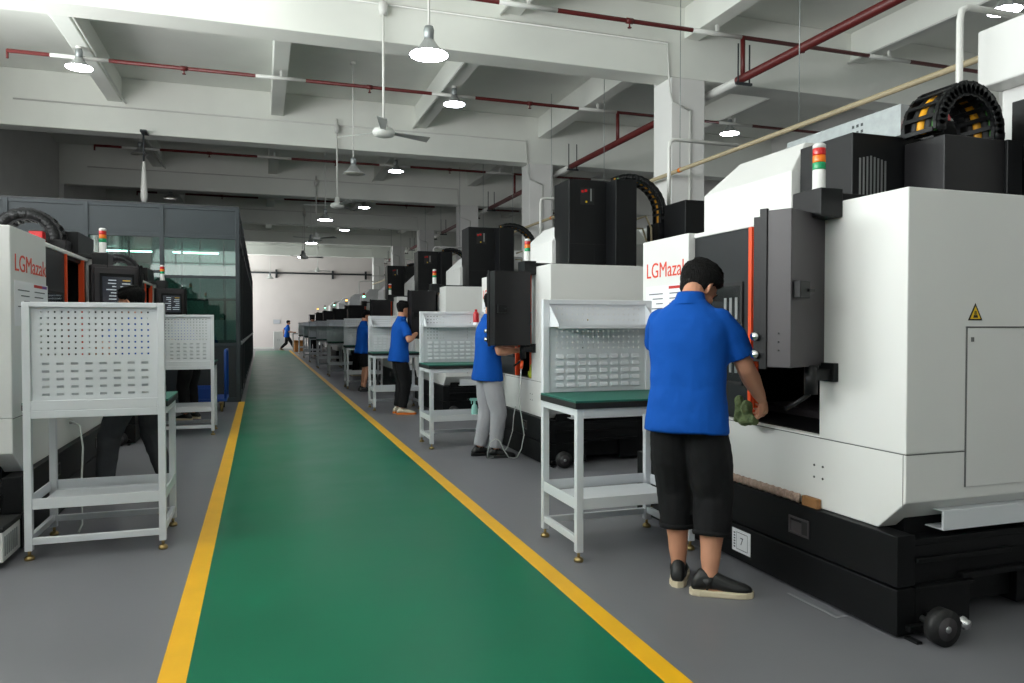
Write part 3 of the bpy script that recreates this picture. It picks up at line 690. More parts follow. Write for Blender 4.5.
# ------------------------------------------------------------------ benches
def perf_panel(w, zones):
    """panel in x-z plane, centred on x, y 0..t; zones: (z0,z1,nx,nz,hw,hh) with holes, nx=0 for solid"""
    b = MB(); t = .004; m = .0
    for (z0, z1, nx, nz, hw, hh) in zones:
        if nx == 0: b.box(-w / 2, w / 2, 0, t, z0, z1); continue
        mg = .035; x0 = -w / 2 + mg; cw = (w - 2 * mg) / nx; chh = (z1 - z0) / nz
        b.box(-w / 2, x0, 0, t, z0, z1); b.box(w / 2 - mg, w / 2, 0, t, z0, z1)
        for i in range(nx):
            for j in range(nz):
                ax, bx_, az, bz = x0 + i * cw, x0 + (i + 1) * cw, z0 + j * chh, z0 + (j + 1) * chh
                cx, cz = (ax + bx_) / 2, (az + bz) / 2
                O = [(ax, az), (bx_, az), (bx_, bz), (ax, bz)]; I = [(cx - hw, cz - hh), (cx + hw, cz - hh), (cx + hw, cz + hh), (cx - hw, cz + hh)]
                vs = [(p[0], 0, p[1]) for p in O] + [(p[0], 0, p[1]) for p in I] + [(p[0], t, p[1]) for p in O] + [(p[0], t, p[1]) for p in I]
                fs = []
                for k in range(4):
                    k2 = (k + 1) % 4; fs += [(k, k2, 4 + k2, 4 + k), (8 + k, 12 + k, 12 + k2, 8 + k2), (4 + k, 4 + k2, 12 + k2, 12 + k)]
                b.add(vs, fs)
                if nz <= 5:  # louvre hood over the slot, on the worktop side
                    a0, a1 = cx - hw - .006, cx + hw + .006
                    vs = [(a0, 0, cz - hh - .004), (a1, 0, cz - hh - .004), (a1, 0, cz + hh + .006), (a0, 0, cz + hh + .006), (a0, -.013, cz - hh - .004), (a1, -.013, cz - hh - .004), (a1, -.006, cz + hh), (a0, -.006, cz + hh)]
                    b.add(vs, [(4, 5, 6, 7), (0, 4, 7, 3), (1, 2, 6, 5), (3, 7, 6, 2), (0, 1, 5, 4)])
    return b
BW_, BD_ = .78, .58
def make_bench(shelf, label, group):
    t = thing('workbench', label, 'workbench', (0, 0, 0), 0, group)
    hx, hy = BW_ / 2, BD_ / 2; L = .042
    for sx in (-1, 1):
        for sy in (-1, 1):
            x0, x1 = sorted((sx * hx, sx * (hx - L))); y0, y1 = sorted((sy * hy, sy * (hy - L)))
            lg = box_obj('leg', M_BENCH, x0, x1, y0, y1, .055, 1.53 if sy > 0 else .885, t, .003)
            cx, cy = (x0 + x1) / 2, (y0 + y1) / 2
            MB().cyl((cx, cy, .02), (cx, cy, .06), .009, n=10).lathe([(0, 0), (.027, .0), (.029, .012), (.02, .024), (.008, .027)], (cx, cy, 0), 18).build('levelling_foot', M_BRASS, lg)
    r = MB()
    i, j = hx - L, hy - L
    r.box(-i, i, -hy, -hy + .03, .84, .885).box(-i, i, hy - .03, hy, .84, .885)
    for s in (-1, 1): a, b = sorted((s * hx, s * (hx - .03))); r.box(a, b, -j, j, .84, .885)
    r.build('top_rail', M_BENCH, t, .003)
    r = MB()
    r.box(-i, i, -hy + .004, -hy + .03, .09, .13) if not shelf else None
    r.box(-i, i, hy - .03, hy - .004, .09, .13)
    for s in (-1, 1): a, b = sorted((s * (hx - .006), s * (hx - .034))); r.box(a, b, -j, j, .10, .14)
    r.build('lower_stretcher', M_BENCH, t, .003)
    r = MB(); r.box(-i, i, -j, j, .30, .304)
    r.box(-hx + L, hx - L, -hy + .006, -hy + .012, .30, .365).box(-hx + L, hx - L, hy - .012, hy - .006, .30, .365)
    for s in (-1, 1): a, b = sorted((s * (hx - .004), s * (hx - .010))); r.box(a, b, -j, j, .30, .365)
    r.box(-i, i, -j, -j + .012, .298, .31)
    r.build('tray', M_BENCH, t, .002)
    wt = MB().box(-hx - .015, hx + .015, -hy - .015, hy - .03, .885, .92).box(-hx + L + .002, hx - L - .002, hy - .03, hy - .022, .885, .92).build('worktop', M_RUB, t, .003)
    MB().box(-hx - .014, hx + .014, -hy - .014, hy - .031, .92, .932).build('bench_mat', M_BENCHG, wt, .002)
    w = BW_ - 2 * L - .002
    z = [(.935, .955, 0, 0, 0, 0), (.955, 1.185, 8, 5, .020, .0075), (1.185, 1.20, 0, 0, 0, 0), (1.20, 1.49, 17, 8, .0052, .0052), (1.49, 1.50, 0, 0, 0, 0)]
    pb = perf_panel(w, z).build('pegboard', M_BENCH, t, loc=(0, hy - .03, 0))
    MB().box(-i, i, hy - L, hy, 1.50, 1.53).build('board_rail', M_BENCH, t, .003)
    MB().box(-i, i, hy - .02, hy - .002, .885, .945).build('board_rail', M_BENCH, t, .003)
    if shelf:
        s = MB(); y1 = hy - .032; s.box(-w / 2, w / 2, y1 - .16, y1, 1.355, 1.358).box(-w / 2, w / 2, y1 - .163, y1 - .16, 1.345, 1.37)
        for sx in (-1, 1):
            a, b = sorted((sx * w / 2, sx * (w / 2 - .003))); s.prism([(y1 - .16, 1.358), (y1 - .12, 1.358), (y1, 1.358), (y1, 1.50), (y1 - .16, 1.375)], 'x', a, b)
        s.build('shelf', M_BENCH, t)
    return t
nm = ['nearest right bench with bare green top beside the man in the foreground', 'second bench of the right row, a red bottle on its board shelf',
      'third bench of the right row, past the man in black trousers', 'fourth bench of the right row, past the man in black shorts',
      'fifth bench of the right row', 'sixth bench of the right row', 'seventh bench of the right row', 'eighth bench of the right row', 'farthest bench of the right row']
bpos = [(2.10, 4.20), (2.15, 8.34), (2.09, 12.3), (2.15, 16.75), (2.12, 20.95), (2.12, 25.1), (2.12, 29.3), (2.12, 33.4), (2.12, 37.6)]
b0 = None
for i, (x, y) in enumerate(bpos):
    lb = 'grey workbench, ' + nm[i]
    if b0 is None: b0 = make_bench(True, lb, 'right row workbenches'); b0.location = (x, y, 0)
    else: dup(b0, (x, y, 0), 0, lb)
bl = make_bench(False, 'grey steel workbench seen from behind its pegboard, nearest on the left', 'left row workbenches')
bl.location = (-.93, 5.25, 0); bl.rotation_euler = (0, 0, PI); bl.scale = (.96, 1.02, .98)
dup(bl, (-.93, 10.27, 0), PI, 'grey steel workbench seen from behind its pegboard, in front of the glass room')

# ------------------------------------------------------------------ small things
t = thing('spray_bottle', 'clear teal spray bottle standing on the tray of the second right bench', 'bottle', (2.31, 8.2, .304))
MB().lathe([(.0, 0), (.036, .0), (.038, .01), (.038, .11), (.03, .145), (.014, .165), (.014, .178), (0, .178)], n=18).build('bottle', M_TEAL, t)
MB().lathe([(.016, .176), (.016, .195), (.01, .2)], n=14).box(-.05, .028, -.011, .011, .2, .232).box(-.04, -.032, -.006, .006, .165, .2).cyl((-.06, 0, .218), (-.05, 0, .218), .008, n=10).build('trigger_head', M_TEAL, t, .002)
t = thing('squeeze_bottle', 'red bottle standing on the board shelf of the second right bench', 'bottle', (2.42, 8.52, 1.358))
MB().lathe([(.0, 0), (.034, .0), (.035, .01), (.035, .14), (.028, .165), (.016, .175), (.0, .176)], n=18).build('bottle', M_REDB, t)
MB().lathe([(.017, .175), (.017, .195), (.014, .2), (0, .2)], n=14).build('nozzle', M_REDB, t)
MB().lathe([(.0355, .004), (.0357, .008), (.0357, .04), (.0355, .045)], n=18).build('bottle_label', M_PAPER, t)
# air gun and hose at the second machine
t = thing('air_hose', 'clear air hose with orange gun hanging at the second right machine', 'hose', (XF, 6.68, 0))
MB().tube([(-.13, .45, 1.0), (-.14, .43, .97), (-.15, .42, .93)], .016, 10).build('air_gun', M_ORANGE, t)
pts = [(-.15, .42, .93), (-.155, .42, .85), (-.17, .44, .6), (-.13, .46, .42), (-.10, .47, .25), (-.12, .5, .1), (-.16, .52, .015)]
pts += [(-.2, .5, .012), (-.27, .46, .03), (-.33, .46, .12), (-.36, .48, .2), (-.40, .5, .22), (-.45, .52, .18), (-.47, .54, .08), (-.46, .57, .012), (-.38, .62, .012), (-.28, .66, .02), (-.2, .7, .1), (-.12, .78, .25), (-.08, .86, .4), (-.045, .9, .5)]
MB().tube(pts, .0055, 8).build('hose', M_HOSE, t)
t = thing('air_hose', 'thin clear hose looping down behind the nearest left bench', 'hose', (XLF, 6.2, 0))
MB().tube([(.02, .3, .62), (.08, .25, .6), (.13, .1, .45), (.14, 0, .25), (.16, -.1, .08), (.2, -.3, .012), (.24, -.5, .012), (.26, -.7, .012)], .007, 8).build('hose', M_HOSE, t)
MB().cyl((-.0, .3, .62), (.02, .3, .62), .014, n=10).build('fitting', M_STEEL, t)
# white box on castors by the left machine
t = thing('equipment_box', 'low white box with black lid and handle on the floor at the left edge', 'box', (-1.62, 4.93, 0))
MB().box(-.25, .25, -.12, .2, .04, .21).build('box', M_WHITE, t, .006)
MB().box(-.255, .255, -.125, .205, .21, .24).build('lid', M_RUB, t, .006)
MB().tube([(.15, .1, .24), (.15, .1, .29), (.15, .17, .29), (.15, .17, .24)], .008, 8).build('handle', M_CHROME, t)
for k in range(6): pass
q = MB()
for k in range(7): q.box(.25, .253, -.09 + k * .035, -.075 + k * .035, .07, .18)
q.build('vent', M_GALV, t)
for sx in (-.2, .2):
    for sy in (-.08, .16): MB().cyl((sx - .012, sy, .022), (sx + .012, sy, .022), .022, n=14).build('castor', M_RUB, t)
# blue trolley in front of the glass room
t = thing('trolley', 'blue steel push trolley standing against the glass room corner', 'trolley', (-.82, 13.0, 0))
MB().box(-.36, .3, -.42, .42, .17, .21).build('platform', M_BLUEP, t, .005)
MB().tube([(.28, -.38, .2), (.28, -.38, .93), (.28, -.34, .97), (.28, .34, .97), (.28, .38, .93), (.28, .38, .2)], .02, 10).build('handle', M_BLUEP, t)
for sx in (-.28, .22):
    for sy in (-.34, .34): MB().cyl((sx - .02, sy, .07), (sx + .02, sy, .07), .07, n=18).box(sx - .03, sx + .03, sy - .02, sy + .02, .1, .17).build('castor', M_BRASS if sy < 0 else M_RUB, t)
t = thing('storage_bin', 'blue plastic bin lying on the blue trolley', 'bin', (-.95, 12.9, .21))
MB().box(-.2, .2, -.28, .28, 0, .012).box(-.2, -.188, -.28, .28, .012, .17).box(.188, .2, -.28, .28, .012, .17).box(-.188, .188, -.28, -.268, .012, .17).box(-.188, .188, .268, .28, .012, .17).build('shell', M_BLUEP, t, .003)
MB().box(-.212, -.2, -.29, .29, .155, .175).box(.2, .212, -.29, .29, .155, .175).box(-.2, .2, -.29, -.28, .155, .175).box(-.2, .2, .28, .29, .155, .175).build('rim', M_BLUEP, t, .002)
# white cabinet, notice and carton at the far end
t = thing('cabinet', 'tall white cabinet against the end wall behind the walking man', 'cabinet', (.95, 44.9, 0))
MB().box(-.27, .27, -.25, .25, .05, 1.05).box(-.25, .25, -.23, .23, 0, .05).build('body', M_WHITE, t, .01)
for s in (-1, 1):
    a, b = sorted((s * .005, s * .265)); d = MB().box(a, b, -.262, -.25, .07, 1.03).build('door', M_WHITE, t, .004)
    MB().box(s * .05 - .008, s * .05 + .008, -.275, -.262, .5, .62).build('handle', M_STEEL, d)
t = thing('wall_notice', 'small grey framed notice on the end wall above the cabinet', 'notice', (.9, YE - .012, 1.62))
MB().box(-.2, .2, -.012, .01, -.13, .13).build('frame', M_ALU, t, .004)
MB().box(-.18, .18, -.016, -.012, -.11, .11).build('sheet', mat('notice_grey', (190, 192, 200), .7), t)
t = thing('carton', 'open brown cardboard carton on the floor by the farthest bench', 'carton', (1.9, 40.9, 0))
MB().box(-.25, .25, -.25, .25, 0, .5).build('box', M_CARD, t, .006)
for s in (-1, 1): MB().add([(-.25, s * .25, .5), (.25, s * .25, .5), (.25, s * .38, .6), (-.25, s * .38, .6), (-.25, s * .25, .494), (.25, s * .25, .494), (.25, s * .38, .594), (-.25, s * .38, .594)], [(0, 1, 2, 3), (7, 6, 5, 4), (0, 4, 5, 1), (1, 5, 6, 2), (2, 6, 7, 3), (3, 7, 4, 0)]).build('flap', M_CARD, t)
t = thing('steel_stand', 'small grey steel frame stand beside the cardboard carton', 'stand', (2.0, 42.2, 0))
f = MB()
for sx in (-1, 1):
    for sy in (-1, 1): f.box(sx * .35 - .02, sx * .35 + .02, sy * .25 - .02, sy * .25 + .02, 0, .95)
f.box(-.37, .37, -.27, .27, .93, .97).build('frame', M_GALV, t, .003)
MB().box(-.35, .35, -.25, .25, .3, .32).build('shelf', M_GALV, t)
# ------------------------------------------------------------------ people
def ik(a, b, l1, l2, hint):
    a, b = V(a), V(b); d = b - a; L = min(d.length, (l1 + l2) * .999); t = d.normalized()
    x = (l1 * l1 - l2 * l2 + L * L) / (2 * L); h = math.sqrt(max(0, l1 * l1 - x * x))
    hv = V(hint); hv = (hv - t * hv.dot(t)).normalized()
    return a + t * x + hv * h, a + t * L
def limb(mb, pts, rads, n=14):
    P = [V(p) for p in pts]; out = []; R = []
    for i in range(len(P) - 1):
        for k in range(5):
            f = k / 5; out.append(P[i].lerp(P[i + 1], f)); e = f * f * (3 - 2 * f); R.append(rads[i] * (1 - e) + rads[i + 1] * e)
    out.append(P[-1]); R.append(rads[-1])
    mb.tube(out, R, n)
def joint(mb, p, r): mb.ell(p, r, r, r)
def oring(c, rx, ry, rt, fw, n=28, pw=2.3):
    out = []
    for k in range(n):
        a = 2 * PI * k / n; ca, sa = math.cos(a), math.sin(a)
        out.append(V(c) + rt * rx * math.copysign(abs(ca) ** (2 / pw), ca) + fw * ry * math.copysign(abs(sa) ** (2 / pw), sa))
    return out
HEADP = [(-.116, .020, .082, .030), (-.108, .034, .091, .0), (-.09, .046, .094, -.035), (-.065, .056, .093, -.058), (-.03, .065, .093, -.076), (0, .071, .094, -.089),
         (.03, .075, .095, -.096), (.06, .074, .090, -.096), (.085, .066, .074, -.085), (.103, .05, .05, -.062), (.113, .03, .022, -.036), (.117, .010, .0, -.012)]
def remesh(o, vox, sm=6, disp=0.0, dscale=.12):
    m = o.modifiers.new('remesh', 'REMESH'); m.mode = 'VOXEL'; m.voxel_size = vox; m.use_smooth_shade = True
    if disp:
        tx = bpy.data.textures.new('cloth_folds', 'CLOUDS'); tx.noise_scale = dscale; tx.noise_depth = 2
        d = o.modifiers.new('folds', 'DISPLACE'); d.texture = tx; d.strength = disp; d.mid_level = .5; d.texture_coords = 'LOCAL'
    s = o.modifiers.new('smooth', 'SMOOTH'); s.iterations = sm; s.factor = .5
def hand(mb, W, d, nrm, side, s, curl, thumb_out=.5):
    d = V(d).normalized(); nrm = V(nrm); nrm = (nrm - d * nrm.dot(d)).normalized(); sd = d.cross(nrm) * side
    W = V(W)
    pr = [(0, .027, .020), (.02, .031, .019), (.05, .040, .017), (.08, .043, .015), (.09, .040, .012)]
    mb.rings([oring(W + d * y * s, rx * s, ry * s, sd, nrm, 16, 2.6) for y, rx, ry in pr])
    for k, (o, L) in enumerate(((-.032, .074), (-.0105, .082), (.0105, .077), (.031, .061))):
        p = W + d * (.083 - abs(o) * .15) * s + sd * o * s; a = 0; pts = [p - d * .012 * s, p]; 
        for q, fr in enumerate((.45, .32, .23)):
            a += curl * (1.0, 1.15, .8)[q] * (1 + .06 * k); dd = d * math.cos(a) + nrm * math.sin(a) + sd * o * .9
            p = p + dd.normalized() * L * fr * s; pts.append(p)
        mb.tube(pts, [.0095 * s, .0098 * s, .0088 * s, .008 * s, .0065 * s], 10); mb.ell(pts[-1], .0068 * s, .0068 * s, .0068 * s, 10)
    b = W + d * .022 * s - sd * .026 * s
    p1 = b + (d * .75 - sd * thumb_out + nrm * .35).normalized() * .042 * s
    p2 = p1 + (d * .85 - sd * thumb_out * .3 + nrm * (.4 + curl * .3)).normalized() * .03 * s
    p3 = p2 + (d * .8 + sd * .1 + nrm * (.4 + curl * .5)).normalized() * .025 * s
    mb.tube([b, p1, p2, p3], [.015 * s, .0125 * s, .0105 * s, .008 * s], 10); mb.ell(p3, .0082 * s, .0082 * s, .0082 * s, 10)

def person(label, loc, face, h, wr, wl, ankles=((.1, .0, 0, 0), (-.1, .0, 0, 0)), lean=4, hips=(0, 0, 0), hyaw=0, hpitch=8, nf=1.15, bottom='trousers', bmat=None, shoe=None, sole=None, bulk=1.0, lbulk=1.0, hs=1.0, shoeh=1.0,
           vox=.011, ehint=((.5, -.8, -.3), (-.5, -.8, -.3)), curl=.5, hdir=None, hn=None, top=None, twist=0):
    s = h / 1.75
    t = thing('person', label, 'person', loc, -math.radians(face))
    bmat = bmat or M_BLKC; shoe = shoe or M_SHOE; sole = sole or M_SOLE; top = top or M_BLUE
    la = math.radians(lean); u = V((0, math.sin(la), math.cos(la)))
    tw = math.radians(twist); R0 = V((1, 0, 0)); rt = V((math.cos(tw), -math.sin(tw), 0)); fw = rt.cross(u) * -1
    fw = u.cross(rt); H = V(hips) + V((0, -.02, .93 * s))
    def rtw(k):  # twist grows up the trunk
        a = tw * max(0, min(1, k / .45)); r = V((math.cos(a), -math.sin(a), 0)); return r, u.cross(r)
    Ub = H + u * .49 * s
    ws = (wr, wl); sh = [Ub + rt * sg * .165 * s - u * .02 * s for sg in (1, -1)]
    arms = []
    for k in (0, 1):
        e, w_ = ik(sh[k], V(ws[k]), .295 * s, .255 * s, ehint[k]); arms.append((sh[k], e, w_))
    legs = []
    for k, sg in ((0, 1), (1, -1)):
        ax, ay, az, yw = ankles[k]; hp = H + V((sg * .09 * s, 0, -.04 * s)); A = V((ax, ay, az + .085 * s))
        kn, A2 = ik(hp, A, .414 * s, .402 * s, (sg * .1, 1, 0)); legs.append((hp, kn, A, yw, az))
    Nk = H + u * .535 * s; pt = math.radians(hpitch) ; nd = V((0, math.sin(la + pt * nf), math.cos(la + pt * nf)))
    HC = Nk + nd * .157 * s * hs
    ya = math.radians(hyaw)
    HM = Matrix.Translation(HC) @ Matrix.Rotation(-ya, 4, 'Z') @ Matrix.Rotation(-(la + pt), 4, 'X') @ Matrix.Scale(s * hs, 4)
    hv = lambda p: HM @ V(p)
    # body: one continuous surface
    b = MB()
    tor = [(-.1, .12, .085), (-.05, .155, .1), (.02, .158, .105), (.1, .145, .098), (.2, .143, .098), (.32, .158, .108), (.42, .155, .1), (.47, .125, .08), (.51, .075, .062), (.55, .056, .058)]
    b.rings([oring(H + u * z * s, rx * s, ry * s, rtw(z)[0], rtw(z)[1]) for z, rx, ry in tor])
    limb(b, [Nk - u * .05 * s, Nk + nd * .04 * s, HC - nd * .03 * s + (HM.to_3x3() @ V((0, -.018, 0)))], [.062 * s, .054 * s, .055 * s])
    b.rings([[hv((rx * math.cos(a), (yf + yb) / 2 + (yf - yb) / 2 * math.sin(a), z)) for a in [2 * PI * k / 28 for k in range(28)]] for z, rx, yf, yb in HEADP])
    nose = [(.0, .093, .028, .006), (.0, .101, .01, .009), (.0, .112, -.012, .012), (.0, .117, -.024, .0135), (0, .104, -.034, .011)]
    b.tube([hv(p[:3]) for p in nose], [p[3] * s for p in nose], 10)
    for sg in (1, -1):
        b.ell(hv((sg * .014, .101, -.029)), .009 * s, .009 * s, .007 * s, 8)
        ear = [(sg * .074, .004, -.034), (sg * .081, -.006, -.02), (sg * .085, -.014, .0), (sg * .082, -.010, .018), (sg * .076, .002, .022)]
        b.tube([hv(p) for p in ear], [.008 * s, .011 * s, .012 * s, .010 * s, .007 * s], 8)
        b.ell(hv((sg * .03, .088, .028)), .022 * s, .008 * s, .006 * s, 10)
        b.ell(hv((sg * .048, .06, -.03)), .02 * s, .022 * s, .018 * s, 10)
    b.ell(hv((0, .088, -.062)), .024 * s, .01 * s, .008 * s, 10); b.ell(hv((0, .083, -.1)), .022 * s, .014 * s, .014 * s, 10)
    for k in (0, 1):
        a, e, w_ = arms[k]; sg = 1 if k == 0 else -1; f = (w_ - e)
        a1 = a - u * .02 * s - rt * (.03 * s * sg); B_ = s * (1 + (bulk - 1) * 1.8); limb(b, [a1, a.lerp(e, .35), e], [.05 * s, .05 * B_, .043 * B_]); joint(b, e, .042 * B_)
        limb(b, [e, e.lerp(w_, .3), e.lerp(w_, .75), w_], [.042 * B_, .045 * B_, .034 * B_, .027 * s])
        dd = (hdir[k] if hdir and hdir[k] else f); nn = (hn[k] if hn and hn[k] else V((-sg * 1.0, .1, -.35)))
        hand(b, w_ - V(dd).normalized() * .006, dd, nn, sg, s, curl)
        hp, kn, A, yw, az = legs[k]
        joint(b, hp, .085 * s); limb(b, [hp, hp.lerp(kn, .45), kn], [.085 * s, .073 * s, .053 * s]); joint(b, kn, .054 * s)
        limb(b, [kn, kn.lerp(A, .32), kn.lerp(A, .72), A], [.054 * s, .059 * s * lbulk, .044 * s * lbulk, .037 * s])
        yr = math.radians(yw); fd = V((math.sin(yr), math.cos(yr), 0))
        limb(b, [A + V((0, 0, -.03 * s)) - fd * .03 * s, A + fd * .06 * s + V((0, 0, -.045 * s)), A + fd * .15 * s + V((0, 0, -.055 * s))], [.034 * s, .034 * s, .022 * s])
    remesh(b.build('body', M_SKIN, t), vox, 4)
    # eyes, brows, mouth
    for sg in (1, -1):
        MB().ell(hv((sg * .031, .087, .008)), .011 * s, .006 * s, .005 * s, 10).build('eye', M_EYE, t)
        MB().tube([hv((sg * .014, .098, .027)), hv((sg * .034, .097, .033)), hv((sg * .052, .084, .026))], [.003 * s, .004 * s, .0025 * s], 8).build('eyebrow', M_HAIR, t)
    MB().ell(hv((0, .097, -.062)), .02 * s, .004 * s, .005 * s, 10).build('mouth', M_LIP, t)
    # hair
    rs = []; n = 44; rnd = random.Random(len(label))
    for j in range(26):
        z = -.085 + (.128 + .085) * j / 25
        zz = min(max(z, -.116), .1169)
        for q in range(len(HEADP) - 1):
            if HEADP[q][0] <= zz <= HEADP[q + 1][0]:
                f = (zz - HEADP[q][0]) / (HEADP[q + 1][0] - HEADP[q][0]); rx, yf, yb = [HEADP[q][i] * (1 - f) + HEADP[q + 1][i] * f for i in (1, 2, 3)]; break
        if z > .105: k_ = math.sqrt(max(0.02, 1 - ((z - .09) / .04) ** 2)); rx, yf, yb = .062 * k_, .068 * k_, -.078 * k_
        ring = []
        for k in range(n):
            a = 2 * PI * k / n; ca, sa = math.cos(a), math.sin(a)
            if sa > .15: hl = .052 + .012 * sa - (.03 if abs(ca) > .8 else 0)
            elif sa > -.25: hl = .012 if sa > -.1 else -.022
            else: hl = -.052 - .016 * (-sa)
            g = min(1, max(0, (z - hl) / .018)); vol = (.010 + .014 * min(1, max(0, (z + .02) / .09))) * (1 + .3 * rnd.random())
            off = -.014 * (1 - g) + vol * g
            ring.append(hv(((rx + off) * ca, (yf + yb) / 2 + ((yf - yb) / 2 + off) * sa, z + (.008 if z > .1 else 0))))
        rs.append(ring)
    MB().rings(rs).build('hair', M_HAIR, t)
    # shirt
    c = MB()
    k_ = 1.0; tor = [(-.122, .204 * k_, .158 * k_), (-.08, .203 * k_, .156 * k_), (0, .194 * k_, .146), (.1, .182, .132), (.2, .183, .13), (.32, .195, .134), (.39, .197, .126), (.435, .188, .114), (.47, .164, .1), (.495, .132, .088), (.52, .098, .078), (.545, .076, .072)]
    c.rings([oring(H + u * z * s, rx * bulk * s, ry * bulk * s, rtw(z)[0], rtw(z)[1]) for z, rx, ry in tor])
    for k in (0, 1):
        a, e, w_ = arms[k]; q = a.lerp(e, .80); a2 = a - u * .032 * s - rt * (.016 * s if k == 0 else -.016 * s)
        joint(c, a2, .064 * s); limb(c, [a2, a.lerp(e, .4), q], [.062 * s, .066 * s * bulk, .068 * s * bulk])
    so = c.build('shirt', top, t); remesh(so, max(.009, vox), 5, .012 * s, .09)
    cn = Nk + u * .012 * s
    col = MB(); col.rings([oring(cn + u * z * s + fw * y * s, r * s, r * 1.0 * s, rt, fw, 24, 2) for z, y, r in ((-.03, .0, .09), (.0, .004, .076), (.03, .010, .067), (.035, .011, .063), (.0, .004, .064))], cap=False)
    col.build('collar', top, so)
    # trousers or shorts
    c = MB(); fr = {'trousers': .95, 'shorts': -.12, 'capri': .49}[bottom]
    c.rings([oring(H + u * z * s, rx * s, ry * s, R0, V((0, 1, 0))) for z, rx, ry in ((-.12, .16, .12), (-.06, .178, .13), (.0, .172, .126), (.06, .165, .122), (.09, .158, .115))])
    cuffs = []
    for k in (0, 1):
        hp, kn, A, yw, az = legs[k]; joint(c, hp, .092 * s)
        if fr > 0:
            q = kn.lerp(A, fr); limb(c, [hp, hp.lerp(kn, .5), kn, kn.lerp(q, .5), q], [.094 * s, .102 * s * lbulk, .09 * s * lbulk, (.085 if bottom == 'capri' else .078) * s * lbulk, (.078 if bottom == 'capri' else .068) * s * lbulk])
            cuffs.append((kn.lerp(q, .9), q + (q - kn).normalized() * .004))
        else:
            q = kn.lerp(hp, -fr); limb(c, [hp, hp.lerp(q, .5), q], [.094 * s, .098 * s, .094 * s])
    to = c.build('trousers' if bottom == 'trousers' else 'shorts', bmat, t); remesh(to, max(.009, vox), 5, .014 * s, .08)
    if bottom == 'capri':
        for a, q in cuffs: MB().tube([a, a.lerp(q, .5), q], [.083 * s * lbulk, .084 * s * lbulk, .080 * s * lbulk], 24).build('cuff', bmat, to)
    # shoes
    for k in (0, 1):
        hp, kn, A, yw, az = legs[k]; yr = math.radians(yw); lift = math.atan2(az, .2) if az > .01 else 0
        M = Matrix.Translation(V((A.x, A.y, 0))) @ Matrix.Rotation(-yr, 4, 'Z')
        if lift:
            pv = V((0, .12 * s, 0)); M = M @ Matrix.Translation(pv) @ Matrix.Rotation(-lift * .9, 4, 'X') @ Matrix.Translation(-pv)
        prof = [(-.088, .022, .05, .035), (-.078, .034, .075, .02), (-.05, .041, .105, .02), (-.01, .042, .112, .02), (.03, .043, .098, .02), (.08, .047, .078, .02), (.13, .049, .062, .02), (.17, .043, .052, .02), (.195, .028, .042, .022), (.203, .012, .034, .026)]
        up = MB(); up.rings([[M @ V((w_ * math.cos(a) * s * (1 if math.sin(a) < 0 else .86), y * s, ((zt * shoeh + zb) / 2 + (zt * shoeh - zb) / 2 * math.sin(a)) * s)) for a in [2 * PI * q / 18 for q in range(18)]] for y, w_, zt, zb in prof])
        sh_ = up.build('shoe', shoe, t)
        so_ = MB(); so_.rings([[M @ V((w_ * s, y * s, z * s)) for y, w_ in ol] for z, ol in ((zv, [(y, x * g) for y, x in
              [(-.098, .0), (-.085, .03), (-.05, .043), (0, .043), (.06, .047), (.12, .051), (.17, .045), (.2, .028), (.212, 0), (.2, -.028), (.17, -.045), (.12, -.051), (.06, -.047), (0, -.043), (-.05, -.043), (-.085, -.03)]]) for zv, g in ((.0, .93), (.005, 1.0), (.024, 1.0), (.03, .95)))], smooth=False)
        so_.build('sole', sole, sh_)
        MB().tube([A + V((0, 0, .0)), A + V((0, 0, -.03 * s)), M @ V((0, -.01 * s, .09 * s))], [.041 * s, .044 * s, .044 * s], 16).build('sock', shoe, t)
    return t

# the man at the nearest machine
def loc2(face, px, py, wx, wy, wz):
    a = math.radians(face); dx, dy = wx - px, wy - py
    return (dx * math.cos(a) - dy * math.sin(a), dx * math.sin(a) + dy * math.cos(a), wz)
P1 = (2.07, 3.34)
F1 = 47
wr = loc2(F1, *P1, 2.50, 3.30, .975); wl = loc2(F1, *P1, 2.22, 3.85, 1.03)
m1 = person('man in blue polo and black cropped trousers leaning into the nearest machine', (P1[0], P1[1], 0), F1, 1.79, wr, wl,
       ankles=((.13, -.02, 0, 72), (-.06, .09, 0, -12)), lean=5, hips=(.01, 0, -.01), hyaw=27, hpitch=34, nf=1.75, hs=1.08, shoeh=1.2, bottom='capri', vox=.006, bulk=1.03, lbulk=1.14,
       ehint=((.25, -.9, -.3), (-.7, -1, -.1)), curl=.75)
# glove he is holding
g = MB()
for (x, y, z, rx, ry, rz_) in ((0, 0, 0, .035, .03, .05), (-.01, .05, -.02, .03, .026, .06), (0, .07, .03, .028, .024, .04), (.01, -.01, -.055, .03, .035, .035), (.0, .03, -.07, .035, .04, .03), (.01, -.05, -.06, .026, .022, .03), (-.0, .085, -.06, .024, .018, .03)): g.ell((x, y, z), rx, ry, rz_)
go = g.build('glove', M_RAG, None, loc=(2.535, 3.47, .905)); remesh(go, .007, 3, .018, .03)
tag(go, 'dark green cotton glove on the opening sill under the leaning man\'s hand', 'glove')

